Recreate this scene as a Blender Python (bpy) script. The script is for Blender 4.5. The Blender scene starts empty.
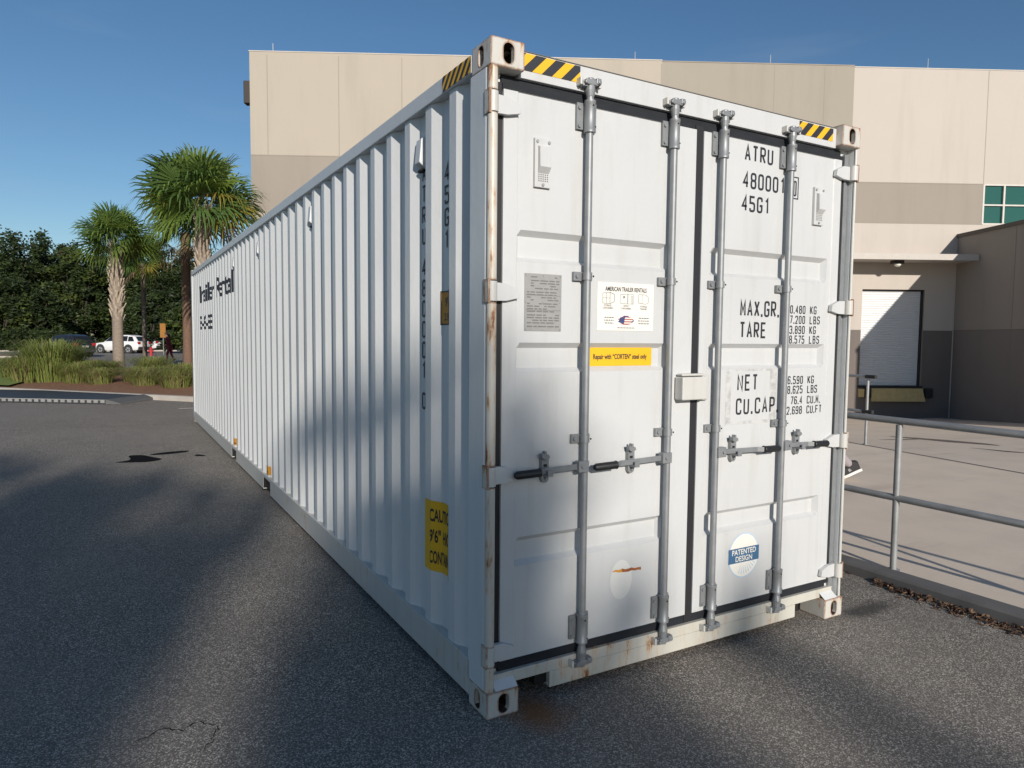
import bpy, bmesh, math, random
from mathutils import Vector, Matrix, noise as mnoise
R = math.radians
random.seed(11)
scene = bpy.context.scene
COL = scene.collection

# ------------------------------------------------------------------ camera
CAMP = Vector((-1.3776, -2.5895, 1.6609))
FWD = Vector((0.497652, 0.864903, -0.065458))
RGT = Vector((0.867016, -0.498203, 0.008787))
UPV = Vector((0.025011, 0.061126, 0.997817))
cam = bpy.data.cameras.new('camera')
cam.sensor_width = 36.0
cam.lens = 36.0 * 698.7 / 1024.0
cam.clip_start = 0.05
cam.clip_end = 3000
camo = bpy.data.objects.new('camera', cam)
COL.objects.link(camo)
camo.matrix_world = Matrix(((RGT.x, UPV.x, -FWD.x, CAMP.x), (RGT.y, UPV.y, -FWD.y, CAMP.y),
                            (RGT.z, UPV.z, -FWD.z, CAMP.z), (0, 0, 0, 1)))
scene.camera = camo

# ------------------------------------------------------------------ light
SUN_EL = 18.5
LH = Vector((0.1977, 0.9803, 0)).normalized()        # horizontal travel of the sunlight
PERP = Vector((LH.y, -LH.x, 0))
TAN = math.tan(R(SUN_EL))
sd = bpy.data.lights.new('sun', 'SUN')
sd.energy = 4.2
sd.angle = R(0.53)
sd.color = (1.0, 0.935, 0.85)
so = bpy.data.objects.new('sun', sd)
COL.objects.link(so)
so.rotation_euler = Vector((LH.x, LH.y, -TAN)).to_track_quat('-Z', 'Y').to_euler()
w = bpy.data.worlds.new('World')
scene.world = w
w.use_nodes = True
wn = w.node_tree.nodes
wl = w.node_tree.links
bg = wn['Background']
sky = wn.new('ShaderNodeTexSky')
sky.sky_type = 'NISHITA'
sky.sun_disc = False
sky.sun_elevation = R(SUN_EL)
sky.sun_rotation = math.atan2(-LH.x, -LH.y)
sky.air_density = 1.0
sky.dust_density = 0.3
sky.ozone_density = 3.0
# thin high cirrus low on the left of the sky
tc = wn.new('ShaderNodeTexCoord')
mp = wn.new('ShaderNodeMapping')
mp.inputs['Rotation'].default_value = (0, 0.25, 0.4)
mp.inputs['Scale'].default_value = (1.2, 1.2, 7.0)
cn = wn.new('ShaderNodeTexNoise')
cn.inputs['Scale'].default_value = 2.2
cn.inputs['Detail'].default_value = 7
cr = wn.new('ShaderNodeValToRGB')
cr.color_ramp.elements[0].position = 0.55
cr.color_ramp.elements[1].position = 0.85
cr.color_ramp.elements[1].color = (0.16, 0.16, 0.16, 1)
mx = wn.new('ShaderNodeMix')
mx.data_type = 'RGBA'
mx.inputs['B'].default_value = (5.0, 5.6, 6.4, 1)
wl.new(tc.outputs['Generated'], mp.inputs[0])
wl.new(mp.outputs[0], cn.inputs['Vector'])
wl.new(cn.outputs['Fac'], cr.inputs[0])
wl.new(cr.outputs[0], mx.inputs['Factor'])
hs = wn.new('ShaderNodeHueSaturation')
hs.inputs['Saturation'].default_value = 1.12
wl.new(sky.outputs[0], hs.inputs['Color'])
wl.new(hs.outputs[0], mx.inputs['A'])
wl.new(mx.outputs['Result'], bg.inputs['Color'])
bg.inputs['Strength'].default_value = 0.085
vs = scene.view_settings
vs.view_transform = 'Standard'
vs.look = 'None'
vs.exposure = 0.12
vs.gamma = 1.0
vs.use_curve_mapping = False
scene.cycles.max_bounces = 6

# ------------------------------------------------------------------ materials
MATS = {}


class NT:
    """small helper round a material's node tree"""
    def __init__(s, name):
        s.m = bpy.data.materials.new(name)
        s.m.use_nodes = True
        s.n = s.m.node_tree.nodes
        s.l = s.m.node_tree.links
        s.b = s.n['Principled BSDF']
        s.tc = s.n.new('ShaderNodeTexCoord')
        MATS[name] = s.m

    def mapping(s, scale=(1, 1, 1), coord='Object'):
        mp = s.n.new('ShaderNodeMapping')
        mp.inputs['Scale'].default_value = scale
        s.l.new(s.tc.outputs[coord], mp.inputs[0])
        return mp.outputs[0]

    def noise(s, scale, detail=4, rough=0.55, vec=None, dist=0.0):
        t = s.n.new('ShaderNodeTexNoise')
        t.inputs['Scale'].default_value = scale
        t.inputs['Detail'].default_value = detail
        t.inputs['Roughness'].default_value = rough
        t.inputs['Distortion'].default_value = dist
        s.l.new(vec if vec is not None else s.tc.outputs['Object'], t.inputs['Vector'])
        return t.outputs['Fac']

    def vor(s, scale, vec=None):
        t = s.n.new('ShaderNodeTexVoronoi')
        t.inputs['Scale'].default_value = scale
        s.l.new(vec if vec is not None else s.tc.outputs['Object'], t.inputs['Vector'])
        return t

    def ramp(s, fac, *stops):
        r = s.n.new('ShaderNodeValToRGB')
        e = r.color_ramp.elements
        while len(e) < len(stops):
            e.new(0.5)
        for el, (p, c) in zip(e, stops):
            el.position = p
            if not isinstance(c, (tuple, list)):
                c = (c, c, c)
            el.color = (c[0], c[1], c[2], 1)
        s.l.new(fac, r.inputs[0])
        return r.outputs[0]

    def mix(s, fac, a, b, mode='MIX'):
        m = s.n.new('ShaderNodeMix')
        m.data_type = 'RGBA'
        m.blend_type = mode
        for k, v in (('Factor', fac), ('A', a), ('B', b)):
            if isinstance(v, (int, float)):
                m.inputs[k].default_value = v
            elif isinstance(v, (tuple, list)):
                m.inputs[k].default_value = (v[0], v[1], v[2], 1)
            else:
                s.l.new(v, m.inputs[k])
        return m.outputs['Result']

    def math(s, op, a, b=0.0, c=None):
        m = s.n.new('ShaderNodeMath')
        m.operation = op
        for i, v in enumerate((a, b, c)):
            if v is None:
                continue
            if isinstance(v, (int, float)):
                m.inputs[i].default_value = v
            else:
                s.l.new(v, m.inputs[i])
        return m.outputs[0]

    def bump(s, h, strength=0.3, dist=0.01):
        b = s.n.new('ShaderNodeBump')
        b.inputs['Strength'].default_value = strength
        b.inputs['Distance'].default_value = dist
        s.l.new(h, b.inputs['Height'])
        s.l.new(b.outputs[0], s.b.inputs['Normal'])

    def set(s, col=None, rough=None, metal=None, spec=None):
        for k, v in (('Base Color', col), ('Roughness', rough), ('Metallic', metal), ('Specular IOR Level', spec)):
            if v is None:
                continue
            if isinstance(v, (int, float)):
                s.b.inputs[k].default_value = v
            elif isinstance(v, (tuple, list)):
                s.b.inputs[k].default_value = (v[0], v[1], v[2], 1)
            else:
                s.l.new(v, s.b.inputs[k])
        return s.m


def plain(name, col, rough=0.6, metal=0.0, var=0.12, scale=6.0, spec=None):
    t = NT(name)
    n = t.noise(scale, 5)
    c = t.mix(n, tuple(x * (1 - var) for x in col), tuple(min(1, x * (1 + var)) for x in col))
    return t.set(c, rough, metal, spec)


def paint(name, base, rust=0.0, dirt=0.25, edge=0.0, rough=0.42, streak=(14, 14, 1.2)):
    t = NT(name)
    big = t.noise(1.3, 5)
    fine = t.noise(26, 4)
    st = t.noise(1.0, 5, 0.6, t.mapping(streak))
    c = t.mix(t.ramp(big, (0.35, 0), (0.75, 1)), base, tuple(x * 0.93 for x in base))
    d = t.ramp(st, (0.52, 0), (0.78, 1))
    c = t.mix(t.math('MULTIPLY', d, dirt), c, (0.36, 0.33, 0.28))
    sp = t.ramp(fine, (0.70, 0), (0.74, 1))
    c = t.mix(t.math('MULTIPLY', sp, dirt * 0.5), c, (0.42, 0.38, 0.32))
    if rust > 0:
        n1 = t.noise(1.0, 8, 0.68, t.mapping((22, 22, 5)))
        n2 = t.noise(3.0, 3)
        m = t.math('ADD', t.math('MULTIPLY', n1, 0.75), t.math('MULTIPLY', n2, 0.35))
        if edge > 0:
            bv = t.n.new('ShaderNodeBevel')
            bv.samples = 4
            bv.inputs['Radius'].default_value = 0.012
            ge = t.n.new('ShaderNodeNewGeometry')
            dp = t.n.new('ShaderNodeVectorMath')
            dp.operation = 'DOT_PRODUCT'
            t.l.new(bv.outputs[0], dp.inputs[0])
            t.l.new(ge.outputs['Normal'], dp.inputs[1])
            e = t.math('SUBTRACT', 1.0, dp.outputs['Value'])
            e = t.math('MULTIPLY', e, edge)
            m = t.math('ADD', m, t.math('MINIMUM', e, 0.16))
        lo = 0.80 - 0.22 * rust
        halo = t.ramp(m, (lo - 0.06, 0), (lo + 0.05, 1))
        core = t.ramp(m, (lo + 0.01, 0), (lo + 0.06, 1))
        c = t.mix(t.math('MULTIPLY', halo, 0.75), c, (0.55, 0.33, 0.16))
        rc = t.mix(fine, (0.10, 0.035, 0.015), (0.33, 0.13, 0.04))
        c = t.mix(core, c, rc)
    t.bump(t.math('ADD', fine, t.math('MULTIPLY', big, 5)), 0.10, 0.012)
    return t.set(c, rough)


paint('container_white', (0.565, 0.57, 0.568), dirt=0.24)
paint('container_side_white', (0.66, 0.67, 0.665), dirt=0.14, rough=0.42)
paint('container_worn', (0.56, 0.55, 0.515), rust=0.55, dirt=0.4)
paint('container_rusty', (0.57, 0.545, 0.485), rust=0.87, dirt=0.5, edge=3.0)
paint('casting_white', (0.56, 0.54, 0.495), rust=0.82, dirt=0.5, edge=4.0)
plain('casting_inside', (0.055, 0.03, 0.02), 0.9, var=0.5, scale=30)  # rust tone darkened to stand in for the shade inside the holes
paint('container_sill', (0.56, 0.54, 0.475), rust=0.74, dirt=0.6)
t = NT('galvanised')
n = t.noise(18, 5)
n2 = t.noise(3, 5, 0.6, t.mapping((9, 9, 1.5)))
c = t.mix(n, (0.20, 0.21, 0.22), (0.34, 0.35, 0.355))
c = t.mix(t.ramp(n2, (0.5, 0), (0.8, 0.6)), c, (0.22, 0.22, 0.23))
t.set(c, 0.50, 0.40)
plain('rubber_black', (0.018, 0.017, 0.02), 0.6, var=0.3)
t = NT('gasket_grey')
n = t.noise(4, 6, 0.6, t.mapping((3, 3, 9)))
t.set(t.mix(n, (0.013, 0.014, 0.017), (0.032, 0.035, 0.041)), 0.7, 0.0, 0.2)
plain('ink_black', (0.022, 0.023, 0.03), 0.55, var=0.2)
plain('ink_faded', (0.09, 0.09, 0.10), 0.6, var=0.3, scale=30)
plain('grip_black', (0.014, 0.014, 0.016), 0.5)
plain('sticker_yellow', (0.80, 0.44, 0.012), 0.5, var=0.06)
plain('sticker_orange', (0.60, 0.27, 0.03), 0.6, var=0.2)
plain('sticker_white', (0.78, 0.75, 0.68), 0.45, var=0.04)
plain('sticker_blue', (0.05, 0.13, 0.24), 0.45, var=0.1)
plain('sticker_pale_blue', (0.45, 0.58, 0.72), 0.45, var=0.1)
plain('emblem_red', (0.42, 0.10, 0.09), 0.5)
plain('emblem_navy', (0.05, 0.06, 0.17), 0.5)
plain('plate_metal', (0.34, 0.335, 0.325), 0.5, 0.25, var=0.15, scale=40)
plain('plate_ink', (0.16, 0.155, 0.15), 0.6)
plain('rust', (0.30, 0.10, 0.03), 0.9, var=0.5, scale=40)
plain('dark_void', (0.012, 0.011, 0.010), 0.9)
plain('patch_white', (0.66, 0.655, 0.63), 0.5, var=0.03)
t = NT('patch_smudge')
n = t.noise(22, 6, 0.7)
t.set(t.mix(t.ramp(n, (0.42, 0), (0.62, 1)), (0.56, 0.56, 0.55), (0.40, 0.40, 0.39)), 0.6)

# ------------------------------------------------------------------ mesh builder


class MB:
    def __init__(s):
        s.v = []
        s.f = []
        s.mi = []
        s.mats = []

    def m(s, name):
        if name not in s.mats:
            s.mats.append(name)
        return s.mats.index(name)

    def face(s, pts, mat):
        i = len(s.v)
        s.v += [tuple(p) for p in pts]
        s.f.append(tuple(range(i, i + len(pts))))
        s.mi.append(s.m(mat))

    def mesh(s, verts, faces, mat):
        i = len(s.v)
        s.v += [tuple(p) for p in verts]
        k = s.m(mat)
        for f in faces:
            s.f.append(tuple(a + i for a in f))
            s.mi.append(k)

    def box(s, x0, x1, y0, y1, z0, z1, mat, mtx=None):
        vs_ = [(x, y, z) for z in (z0, z1) for y in (y0, y1) for x in (x0, x1)]
        if mtx is not None:
            vs_ = [mtx @ Vector(p) for p in vs_]
        s.mesh(vs_, [(0, 2, 3, 1), (4, 5, 7, 6), (0, 1, 5, 4), (2, 6, 7, 3), (0, 4, 6, 2), (1, 3, 7, 5)], mat)

    def tube(s, pts, rad, mat, n=12, cap=True):
        pts = [Vector(p) for p in pts]
        rs = rad if isinstance(rad, (list, tuple)) else [rad] * len(pts)
        rings = []
        a = None
        for i, p in enumerate(pts):
            d = (pts[min(i + 1, len(pts) - 1)] - pts[max(i - 1, 0)]).normalized()
            if a is None:
                a = d.orthogonal().normalized()
            else:
                a = (a - d * a.dot(d)).normalized()
            b = d.cross(a)
            rings.append([p + (a * math.cos(2 * math.pi * k / n) + b * math.sin(2 * math.pi * k / n)) * rs[i] for k in range(n)])
        vv = [q for r in rings for q in r]
        ff = []
        for i in range(len(pts) - 1):
            for k in range(n):
                k2 = (k + 1) % n
                ff.append((i * n + k, i * n + k2, (i + 1) * n + k2, (i + 1) * n + k))
        if cap:
            ff.append(tuple(range(n - 1, -1, -1)))
            ff.append(tuple((len(pts) - 1) * n + k for k in range(n)))
        s.mesh(vv, ff, mat)

    def prism(s, poly, axis, a0, a1, mat):
        """extrude a 2D polygon along an axis: 'x' -> (y,z), 'y' -> (x,z), 'z' -> (x,y)"""
        def P3(p, a):
            return {'x': (a, p[0], p[1]), 'y': (p[0], a, p[1]), 'z': (p[0], p[1], a)}[axis]
        n = len(poly)
        vv = [P3(p, a0) for p in poly] + [P3(p, a1) for p in poly]
        ff = [(i, (i + 1) % n, n + (i + 1) % n, n + i) for i in range(n)]
        ff += [tuple(range(n - 1, -1, -1)), tuple(range(n, 2 * n))]
        s.mesh(vv, ff, mat)

    def build(s, name, parent=None, smooth=False, bevel=0.0, weld=False, loc=None):
        me = bpy.data.meshes.new(name)
        off = Vector(loc) if loc is not None else Vector((0, 0, 0))
        me.from_pydata([tuple(Vector(p) - off) for p in s.v], [], s.f)
        for mn in s.mats:
            me.materials.append(MATS[mn])
        me.polygons.foreach_set('material_index', s.mi)
        if smooth:
            me.polygons.foreach_set('use_smooth', [True] * len(s.f))
        bm = bmesh.new()
        bm.from_mesh(me)
        if weld:
            bmesh.ops.remove_doubles(bm, verts=bm.verts, dist=1e-5)
        if weld or smooth or bevel:
            bmesh.ops.recalc_face_normals(bm, faces=bm.faces)
        bm.to_mesh(me)
        bm.free()
        me.update()
        o = bpy.data.objects.new(name, me)
        COL.objects.link(o)
        o.location = off
        if parent is not None:
            o.parent = parent
        if bevel > 0:
            b = o.modifiers.new('bevel', 'BEVEL')
            b.width = bevel
            b.segments = 2
            b.limit_method = 'ANGLE'
            b.angle_limit = R(40)
        if smooth:
            try:
                me.set_sharp_from_angle(angle=R(42))
            except Exception:
                pass
        return o


def tag(o, label=None, cat=None, group=None, kind=None):
    if label:
        o['label'] = label
    if cat:
        o['category'] = cat
    if group:
        o['group'] = group
    if kind:
        o['kind'] = kind
    return o


def empty(name, loc=(0, 0, 0), rz=0.0):
    o = bpy.data.objects.new(name, None)
    COL.objects.link(o)
    o.location = loc
    o.rotation_euler = (0, 0, rz)
    o.empty_display_size = 0.2
    return o


def copy_tree(o, parent=None):
    c = o.copy()
    COL.objects.link(c)
    if parent is not None:
        c.parent = parent
    for ch in list(o.children):
        copy_tree(ch, c)
    return c


def bake(o):
    """evaluated mesh of a temporary object, the object itself removed"""
    dg = bpy.context.evaluated_depsgraph_get()
    dg.update()
    me = bpy.data.meshes.new_from_object(o.evaluated_get(dg))
    bpy.data.objects.remove(o)
    return me


# ------------------------------------------------------------------ lettering
def font_mesh(body, size=1.0, sx=1.0, bold=0.0, align='LEFT', spacing=1.0):
    cu = bpy.data.curves.new('lettering', 'FONT')
    cu.body = body
    cu.size = size
    cu.offset = bold
    cu.align_x = align
    cu.space_character = spacing
    cu.resolution_u = 4
    o = bpy.data.objects.new('lettering', cu)
    COL.objects.link(o)
    me = bake(o)
    vs_ = [(v.co.x * sx, v.co.y) for v in me.vertices]
    fs = [tuple(p.vertices) for p in me.polygons]
    bpy.data.meshes.remove(me)
    return vs_, fs


GL = {
    'A': [[(0, 0), (.5, 1), (1, 0)], [(.2, .32), (.8, .32)]],
    'T': [[(0, 1), (1, 1)], [(.5, 0), (.5, .93)]],
    'R': [[(0, 0), (0, 1), (1, 1, 1), (1, .48, 1), (.07, .48)], [(.45, .45), (1, 0)]],
    'U': [[(0, 1), (0, 0, 1), (1, 0, 1), (1, 1)]],
    '4': [[(.75, 0), (.75, 1), (0, .3), (1, .3)]],
    '8': [['c', (0, .52, 1), (0, 1, 1), (1, 1, 1), (1, .52, 1)], ['c', (0, 0, 1), (0, .52, 1), (1, .52, 1), (1, 0, 1)]],
    '0': [['c', (0, 0, 1), (0, 1, 1), (1, 1, 1), (1, 0, 1)]],
    'O': [['c', (0, 0, 1), (0, 1, 1), (1, 1, 1), (1, 0, 1)]],
    '1': [[(.2, .8), (.6, 1), (.6, 0)]],
    '5': [[(1, 1), (0, 1), (0, .57), (1, .57, 1), (1, 0, 1), (0, 0, 1), (0, .2)]],
    'G': [[(1, .75), (1, 1, 1), (0, 1, 1), (0, 0, 1), (1, 0, 1), (1, .45), (.5, .45)]],
    'M': [[(0, 0), (0, 1), (.5, .3), (1, 1), (1, 0)]],
    'X': [[(0, 0), (1, 1)], [(0, 1), (1, 0)]],
    'E': [[(1, 1), (0, 1), (0, 0), (1, 0)], [(.07, .5), (.85, .5)]],
    'N': [[(0, 0), (0, 1), (1, 0), (1, 1)]],
    'C': [[(1, .75), (1, 1, 1), (0, 1, 1), (0, 0, 1), (1, 0, 1), (1, .25)]],
    'P': [[(0, 0), (0, 1), (1, 1, 1), (1, .45, 1), (.07, .45)]],
    'K': [[(0, 0), (0, 1)], [(1, 1), (.07, .38)], [(.32, .58), (1, 0)]],
    'L': [[(0, 1), (0, 0), (1, 0)]],
    'B': [['c', (0, .52), (0, 1), (.92, 1, 1), (.92, .52, 1)], ['c', (0, 0), (0, .52), (1, .52, 1), (1, 0, 1)]],
    'S': [[(1, .78), (1, 1, 1), (0, 1, 1), (0, .53, 1), (1, .5, 1), (1, 0, 1), (0, 0, 1), (0, .22)]],
    '2': [[(0, .75), (0, 1, 1), (1, 1, 1), (1, .58, 1), (0, 0), (1, 0)]],
    '3': [[(0, .8), (0, 1, 1), (1, 1, 1), (1, .52, 1), (.4, .52)], [(.8, .52), (1, .5, 1), (1, 0, 1), (0, 0, 1), (0, .2)]],
    '6': [[(1, .8), (1, 1, 1), (0, 1, 1), (0, 0, 1), (1, 0, 1), (1, .56, 1), (.07, .56)]],
    '7': [[(0, 1), (1, 1), (.35, 0)]],
    '9': [[(0, .2), (0, 0, 1), (1, 0, 1), (1, 1, 1), (0, 1, 1), (0, .44, 1), (.93, .44)]],
    'F': [[(1, 1), (0, 1), (0, 0)], [(.07, .5), (.85, .5)]],
}


def stroke_text(body, w, h, gap, th):
    """narrow stencil capitals, origin lower left: returns list of (x, y, lift) quads"""
    quads = []
    x = 0.0
    for ch in body:
        if ch == ' ':
            x += w * 0.8 + gap
            continue
        if ch == '.':
            quads.append([(x, 0, 0), (x + th * 1.15, 0, 0), (x + th * 1.15, th * 1.3, 0), (x, th * 1.3, 0)])
            x += th * 1.2 + gap
            continue
        for si, st in enumerate(GL[ch]):
            closed = st[0] == 'c'
            raw = st[1:] if closed else st
            P = [(Vector((x + th / 2 + p[0] * (w - th), th / 2 + p[1] * (h - th))), len(p) > 2) for p in raw]
            pts = []
            n = len(P)
            for i, (p, rd) in enumerate(P):
                if rd and (closed or 0 < i < n - 1):
                    a = P[i - 1][0]
                    b = P[(i + 1) % n][0]
                    r = min(0.42 * (w - th), 0.48 * (a - p).length, 0.48 * (b - p).length)
                    pa = p + (a - p).normalized() * r
                    pb = p + (b - p).normalized() * r
                    for k in range(5):
                        tt = k / 4
                        pts.append(pa * (1 - tt) ** 2 + p * 2 * tt * (1 - tt) + pb * tt ** 2)
                else:
                    pts.append(p)
            m = len(pts)
            L, Rr = [], []
            for i in range(m):
                if closed:
                    d0 = (pts[i] - pts[i - 1]).normalized()
                    d1 = (pts[(i + 1) % m] - pts[i]).normalized()
                else:
                    d0 = (pts[i] - pts[i - 1]).normalized() if i > 0 else (pts[1] - pts[0]).normalized()
                    d1 = (pts[i + 1] - pts[i]).normalized() if i < m - 1 else d0
                nn = Vector((-(d0.y + d1.y), d0.x + d1.x))
                nn.normalize()
                cs = max(0.45, nn.dot(Vector((-d0.y, d0.x))))
                o = nn * (th / 2 / cs)
                L.append(pts[i] + o)
                Rr.append(pts[i] - o)
            rng = range(m) if closed else range(m - 1)
            for i in rng:
                j = (i + 1) % m
                quads.append([(Rr[i].x, Rr[i].y, si), (Rr[j].x, Rr[j].y, si), (L[j].x, L[j].y, si), (L[i].x, L[i].y, si)])
        x += w + gap
    return quads, x - gap


# ------------------------------------------------------------------ the container
def P(x, z, y):
    """door-end survey (taken on the plane y = 0) moved to the true plane y"""
    s_ = (2.5895 + y) / 2.5895
    return -1.3776 + (x + 1.3776) * s_, 1.6609 + (z - 1.6609) * s_


W_, L_, H_ = 2.438, 12.192, 2.896
DY = 0.055          # face of the doors
box = empty('shipping_container', (0, 0, 0))
tag(box, 'long white corrugated shipping container with steel lock rods standing on the asphalt', 'container')

# corrugated sides
PER = 0.2825
F0 = 0.71
XO, XI = 0.012, 0.048


def xprof(y):
    if y < F0 - PER - 0.14:
        return XI
    if y > 11.97:
        return XO
    t_ = (F0 - y) % PER
    if t_ < 0.072:
        return XO
    if t_ < 0.14:
        return XO + (XI - XO) * (t_ - 0.072) / 0.068
    if t_ < 0.2145:
        return XI
    return XI - (XI - XO) * (t_ - 0.2145) / 0.068


BPS = [0.185]
for k in range(-1, 41):
    F = F0 + k * PER
    for d in (0.14, 0.072, 0.0):
        if F - d < 11.98:
            BPS.append(F - d)
    if F + 0.068 < 11.98:
        BPS.append(F + 0.068)
BPS.append(12.01)
BPS = sorted(BPS)


def corrugated(mirror):
    m = MB()
    zs = [0.20, 0.9, 1.7, 2.3, 2.80]
    for a, b in zip(BPS[:-1], BPS[1:]):
        for z0, z1 in zip(zs[:-1], zs[1:]):
            xa, xb = xprof(a + 1e-5), xprof(b - 1e-5)
            if mirror:
                xa, xb = W_ - xa, W_ - xb
            q = [(xa, a, z0), (xa, a, z1), (xb, b, z1), (xb, b, z0)]
            m.face(q if not mirror else q[::-1], 'container_side_white')
    return m


corrugated(False).build('side_wall', box, weld=True)
corrugated(True).build('side_wall', box, weld=True)
m = MB()
for i in range(40):
    x0, x1 = 0.06 + i * 0.058, 0.06 + (i + 1) * 0.058
    za, zb = (2.868, 2.876) if i % 2 else (2.876, 2.868)
    m.face([(x0, 0.06, za), (x1, 0.06, zb), (x1, 12.13, zb), (x0, 12.13, za)], 'container_white')
m.build('roof', box)
m = MB()
m.box(0.15, 2.29, 12.12, 12.16, 0.15, 2.78, 'container_side_white')
for i in range(8):
    m.box(0.3 + i * 0.25, 0.42 + i * 0.25, 12.1601, 12.19, 0.2, 2.76, 'container_side_white')
m.build('front_wall', box)
m = MB()
m.box(0.06, W_ - 0.06, 0.12, 12.1, 0.14, 0.17, 'dark_void')
m.build('floor', box)

# rails
for s_ in (0, 1):
    def X(x):
        return x if s_ == 0 else W_ - x
    m = MB()
    a, b = sorted((X(0.0), X(0.06)))
    m.box(a, b, 0.178, 12.014, 2.797, 2.874, 'container_side_white')
    m.build('top_rail', box, bevel=0.004)
    m = MB()
    segs = [(0.178, 4.72), (5.08, 6.93), (7.29, 12.014)]
    a, b = sorted((X(-0.0), X(0.045)))
    for y0, y1 in segs:
        m.box(a, b, y0, y1, 0.052, 0.205, 'container_worn')
        a2, b2 = sorted((X(0.0), X(0.11)))
        m.box(a2, b2, y0 + 0.001, y1 - 0.001, 0.040, 0.0515, 'container_worn')
    for y0, y1 in ((4.72, 5.08), (6.93, 7.29)):
        m.box(a, b, y0 + .001, y1 - .001, 0.172, 0.2045, 'container_worn')
        a2, b2 = sorted((X(0.03), X(0.2)))
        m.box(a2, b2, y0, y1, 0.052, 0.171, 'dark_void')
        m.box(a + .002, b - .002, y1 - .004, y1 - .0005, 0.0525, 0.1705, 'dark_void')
    m.build('bottom_rail', box, bevel=0.003)

# corner posts
for s_ in (0, 1):
    def X(x):
        return x if s_ == 0 else W_ - x
    bw = 0.040 if s_ == 0 else 0.016
    poly = [(0, 0.188), (0, 0.045), (0.006, 0.030), (bw, 0.030), (bw, 0.075), (0.085, 0.075), (0.085, 0.188)]
    m = MB()
    m.prism([(X(x), y) for x, y in poly], 'z', 0.118, 2.779, 'container_side_white')
    po = m.build('corner_post', box, weld=True, bevel=0.003)
    m = MB()
    for z0, z1 in ((0.118, 0.235), (0.32, 1.02), (1.115, 1.81), (1.905, 2.59), (2.685, 2.779)):
        m.tube([(X(bw * 0.525), 0.022, z0), (X(bw * 0.525), 0.022, z1)], bw * 0.54, 'container_rusty' if s_ == 0 else 'container_worn', 14)
    m.build('post_bar', po, smooth=True)
    if s_ == 1:
        m = MB()
        m.box(X(0.058), X(0.024), 0.058, 0.0745, 0.13, 2.75, 'galvanised')
        m.build('post_strip', po)
    # far posts
    m = MB()
    a, b = sorted((X(0.0), X(0.15)))
    m.box(a, b, 12.02, 12.19, 0.118, 2.779, 'container_side_white')
    m.build('corner_post', box, bevel=0.003)


# corner castings: a bevelled steel box with a cavity and stadium holes
def casting_mesh(holex):
    def mk(bm_fn):
        me = bpy.data.meshes.new('casting')
        bm = bmesh.new()
        bm_fn(bm)
        bm.to_mesh(me)
        bm.free()
        o = bpy.data.objects.new('casting', me)
        COL.objects.link(o)
        return o

    def outer(bm):
        bmesh.ops.create_cube(bm, size=1, matrix=Matrix.Translation((0.081, 0.089, 0.059)) @ Matrix.Diagonal((0.162, 0.178, 0.118, 1)))
        bmesh.ops.bevel(bm, geom=bm.edges[:] + bm.verts[:], offset=0.009, segments=3, profile=0.6, affect='EDGES')

    def cav(bm):
        bmesh.ops.create_cube(bm, size=1, matrix=Matrix.Translation((0.081, 0.089, 0.059)) @ Matrix.Diagonal((0.112, 0.128, 0.066, 1)))

    def hole(axis):
        def f(bm):
            a, b = 0.0255, 0.0425         # half width / half height
            pts = []
            for k in range(28):
                an = 2 * math.pi * k / 28
                pts.append((a * math.cos(an), (b - a) * (1 if math.sin(an) > 0 else -1) + a * math.sin(an)))
            lo, hi = -0.05, 0.06
            if axis == 'y':
                A = [bm.verts.new((0.084 + p[0], lo, 0.059 + p[1])) for p in pts]
                B = [bm.verts.new((0.084 + p[0], hi, 0.059 + p[1])) for p in pts]
            else:
                l2, h2 = (lo, hi) if holex == '-' else (0.10, 0.21)
                A = [bm.verts.new((l2, 0.092 + p[0], 0.059 + p[1])) for p in pts]
                B = [bm.verts.new((h2, 0.092 + p[0], 0.059 + p[1])) for p in pts]
            n = len(pts)
            for k in range(n):
                bm.faces.new((A[k], A[(k + 1) % n], B[(k + 1) % n], B[k]))
            bm.faces.new(A[::-1])
            bm.faces.new(B)
            bmesh.ops.recalc_face_normals(bm, faces=bm.faces)
        return f
    o = mk(outer)
    cut = [mk(cav), mk(hole('y')), mk(hole('x'))]
    for c_ in cut:
        bo = o.modifiers.new('cut', 'BOOLEAN')
        bo.operation = 'DIFFERENCE'
        bo.object = c_
        bo.solver = 'EXACT'
    me = bake(o)
    for c_ in cut:
        bpy.data.objects.remove(c_)
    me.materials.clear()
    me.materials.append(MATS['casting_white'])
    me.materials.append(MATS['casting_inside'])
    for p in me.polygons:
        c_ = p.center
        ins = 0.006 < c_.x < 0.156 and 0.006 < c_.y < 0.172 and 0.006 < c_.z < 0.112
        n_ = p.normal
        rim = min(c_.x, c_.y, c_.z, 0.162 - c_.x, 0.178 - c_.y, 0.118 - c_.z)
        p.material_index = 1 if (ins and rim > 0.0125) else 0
    me.name = 'corner_casting'
    return me


CA, CB = casting_mesh('-'), casting_mesh('+')
for (x, y, rz, me) in ((0, 0, 0, CA), (W_ - 0.162, 0, 0, CB), (0.162, L_, 180, CB), (W_, L_, 180, CA)):
    for z in (0.0, H_ - 0.118):
        o = bpy.data.objects.new('corner_casting', me)
        COL.objects.link(o)
        o.location = (x, y, z)
        o.rotation_euler = (0, 0, R(rz))
        o.parent = box

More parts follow.
